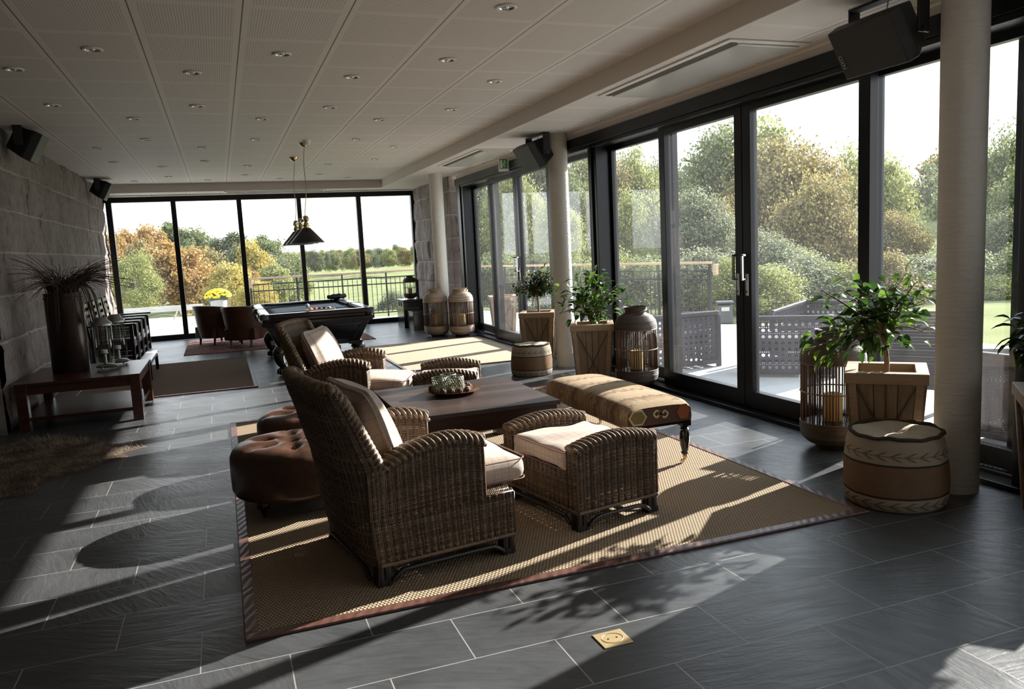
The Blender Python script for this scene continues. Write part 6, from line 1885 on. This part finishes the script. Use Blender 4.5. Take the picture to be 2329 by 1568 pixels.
# outdoor planter, bin, bench, flower planter
def outdoor_planter(loc, rz, label):
    r = empty('wooden_planter', loc, rz, label=label, cat='planter', group='wooden planters on the terrace'); planter(r, .25, .64)
    for c in KIDS[r.name]:
        pass
    return r
outdoor_planter((4.72, 13.3, -.025), R(-15), 'weathered wooden planter outside behind the far glass door')
fp = outdoor_planter((-.06, 21.4, -.025), R(-4), 'wooden planter outside behind the yellow flowers')
r = empty('flower_pot', (-.10, 20.75, -.025), label='grey pot with bright yellow chrysanthemums on the terrace', cat='flower pot')
m = MB(); m.lathe([(0, .0), (.16, 0), (.20, .58), (.22, .62), (.19, .62), (.17, .55), (0, .55)], 20); m.build('pot', simple('pot_grey', (.40, .40, .39), .8, 0, .25, 30, .5, 60), r, smooth=True, auto=40)
m = MB(); rs = random.Random(2)
for k in range(240):
    u, v = rs.random(), rs.random(); th = 2*PI*u; ph_ = math.acos(1 - v)
    x, y, z = .30*math.sin(ph_)*math.cos(th), .26*math.sin(ph_)*math.sin(th), .62 + .20*math.cos(ph_)
    m.sphere((x, y, z), .032, 7, 4, (1, 1, .7))
m.build('blossoms', M['yellow_flower'], r, smooth=True)
m = MB(); m.sphere((0, 0, .62), .25, 14, 8, (1.05, .9, .6)); m.build('leaves', M['green_leaf_dark'], r, smooth=True)
r = empty('wooden_barrier', (-2.9, 23.0, -.025), label='weathered wooden beam on trestles at the edge of the terrace', cat='barrier')
m = MB(); m.box((-1.4, -.03, .22), (2.35, .03, .37)); m.build('beam', M['weathered'], r, bevel=.01)
for x in (-.9, .6, 1.75):
    m = MB(); m.bar((x - .14, 0, 0), (x + .05, 0, .36), .05, .04); m.bar((x + .14, 0.05, 0), (x - .05, .05, .36), .05, .04); m.build('trestle', M['weathered'], r)
r = empty('litter_bin', (8.50, 11.95, -.08), R(-30), label='grey box-shaped bin standing at the end of the terrace path', cat='bin')
m = MB(); m.box((-.13, -.12, 0), (.13, .12, .32)); m.box((-.15, -.14, .36), (.15, .14, .39)); m.box((-.13, .09, .3), (.13, .12, .38)); m.build('body', M['grey_box'], r, bevel=.006)
m = MB(); m.box((-.07, -.125, .22), (.07, -.118, .29)); m.build('label_plate', M['white_metal'], r)
# ------------------------------------------------------------------ light, sky, camera
w = bpy.data.worlds.new('World'); SC.world = w; w.use_nodes = True
nt = w.node_tree; nt.nodes.clear()
bg = nt.nodes.new('ShaderNodeBackground'); ow = nt.nodes.new('ShaderNodeOutputWorld')
tc = nt.nodes.new('ShaderNodeTexCoord'); sx = nt.nodes.new('ShaderNodeSeparateXYZ'); rp = nt.nodes.new('ShaderNodeValToRGB')
nt.links.new(tc.outputs['Generated'], sx.inputs[0]); nt.links.new(sx.outputs[2], rp.inputs[0])
e = rp.color_ramp.elements; e[0].position = 0; e[0].color = (1, 1, 1, 1); e[1].position = .8; e[1].color = (.72, .86, 1, 1)
nt.links.new(rp.outputs[0], bg.inputs[0]); bg.inputs[1].default_value = SKY
nt.links.new(bg.outputs[0], ow.inputs[0])
s = bpy.data.lights.new('sun', 'SUN'); s.energy = SUN; s.angle = R(.55); s.color = (1.0, .93, .85)
so = bpy.data.objects.new('sun', s); COL.objects.link(so)
az, el = R(18.2), R(24.4)
dirn = Vector((-math.cos(az) * math.cos(el), -math.sin(az) * math.cos(el), -math.sin(el)))
so.rotation_euler = dirn.to_track_quat('-Z', 'Y').to_euler(); so.location = (20, 12, 12)
def portal(loc, rot, sx_, sy_):
    l = bpy.data.lights.new('portal', 'AREA'); l.shape = 'RECTANGLE'; l.size = sx_; l.size_y = sy_
    l.cycles.is_portal = True
    o = bpy.data.objects.new('portal', l); COL.objects.link(o); o.location = loc; o.rotation_euler = rot
portal((4.36, 6.0, 1.33), (0, R(90), 0), 2.6, 15.4)
portal((1.05, YB + .15, 1.35), (R(-90), 0, 0), 6.2, 2.6)
cam = bpy.data.cameras.new('camera'); co = bpy.data.objects.new('camera', cam); COL.objects.link(co)
f, yaw, pit, roll = 1781.54, 0.350227, -0.125656, 0.0502615
cam.sensor_width = 36; cam.sensor_fit = 'HORIZONTAL'; cam.lens = f / 2329 * 36; cam.clip_start = .05; cam.clip_end = 2000
fwd = Vector((math.sin(yaw)*math.cos(pit), math.cos(yaw)*math.cos(pit), math.sin(pit)))
rgt = Vector((math.cos(yaw), -math.sin(yaw), 0)); dwn = fwd.cross(rgt)
r2 = rgt * math.cos(roll) + dwn * math.sin(roll); d2 = rgt * -math.sin(roll) + dwn * math.cos(roll)
mt = Matrix((r2, -d2, -fwd)).transposed().to_4x4(); mt.translation = (0, 0, 1.5)
co.matrix_world = mt
SC.camera = co
vs = SC.view_settings; SC.display_settings.display_device = 'sRGB'
vs.view_transform = 'Standard'; vs.look = 'None'; vs.exposure = EXPO; vs.gamma = 1; vs.use_curve_mapping = False
cy = SC.cycles
cy.use_denoising = True; cy.max_bounces = 10; cy.diffuse_bounces = 5; cy.glossy_bounces = 4; cy.transmission_bounces = 6; cy.transparent_max_bounces = 16
cy.sample_clamp_indirect = 6; cy.caustics_reflective = False; cy.caustics_refractive = False; cy.blur_glossy = .5
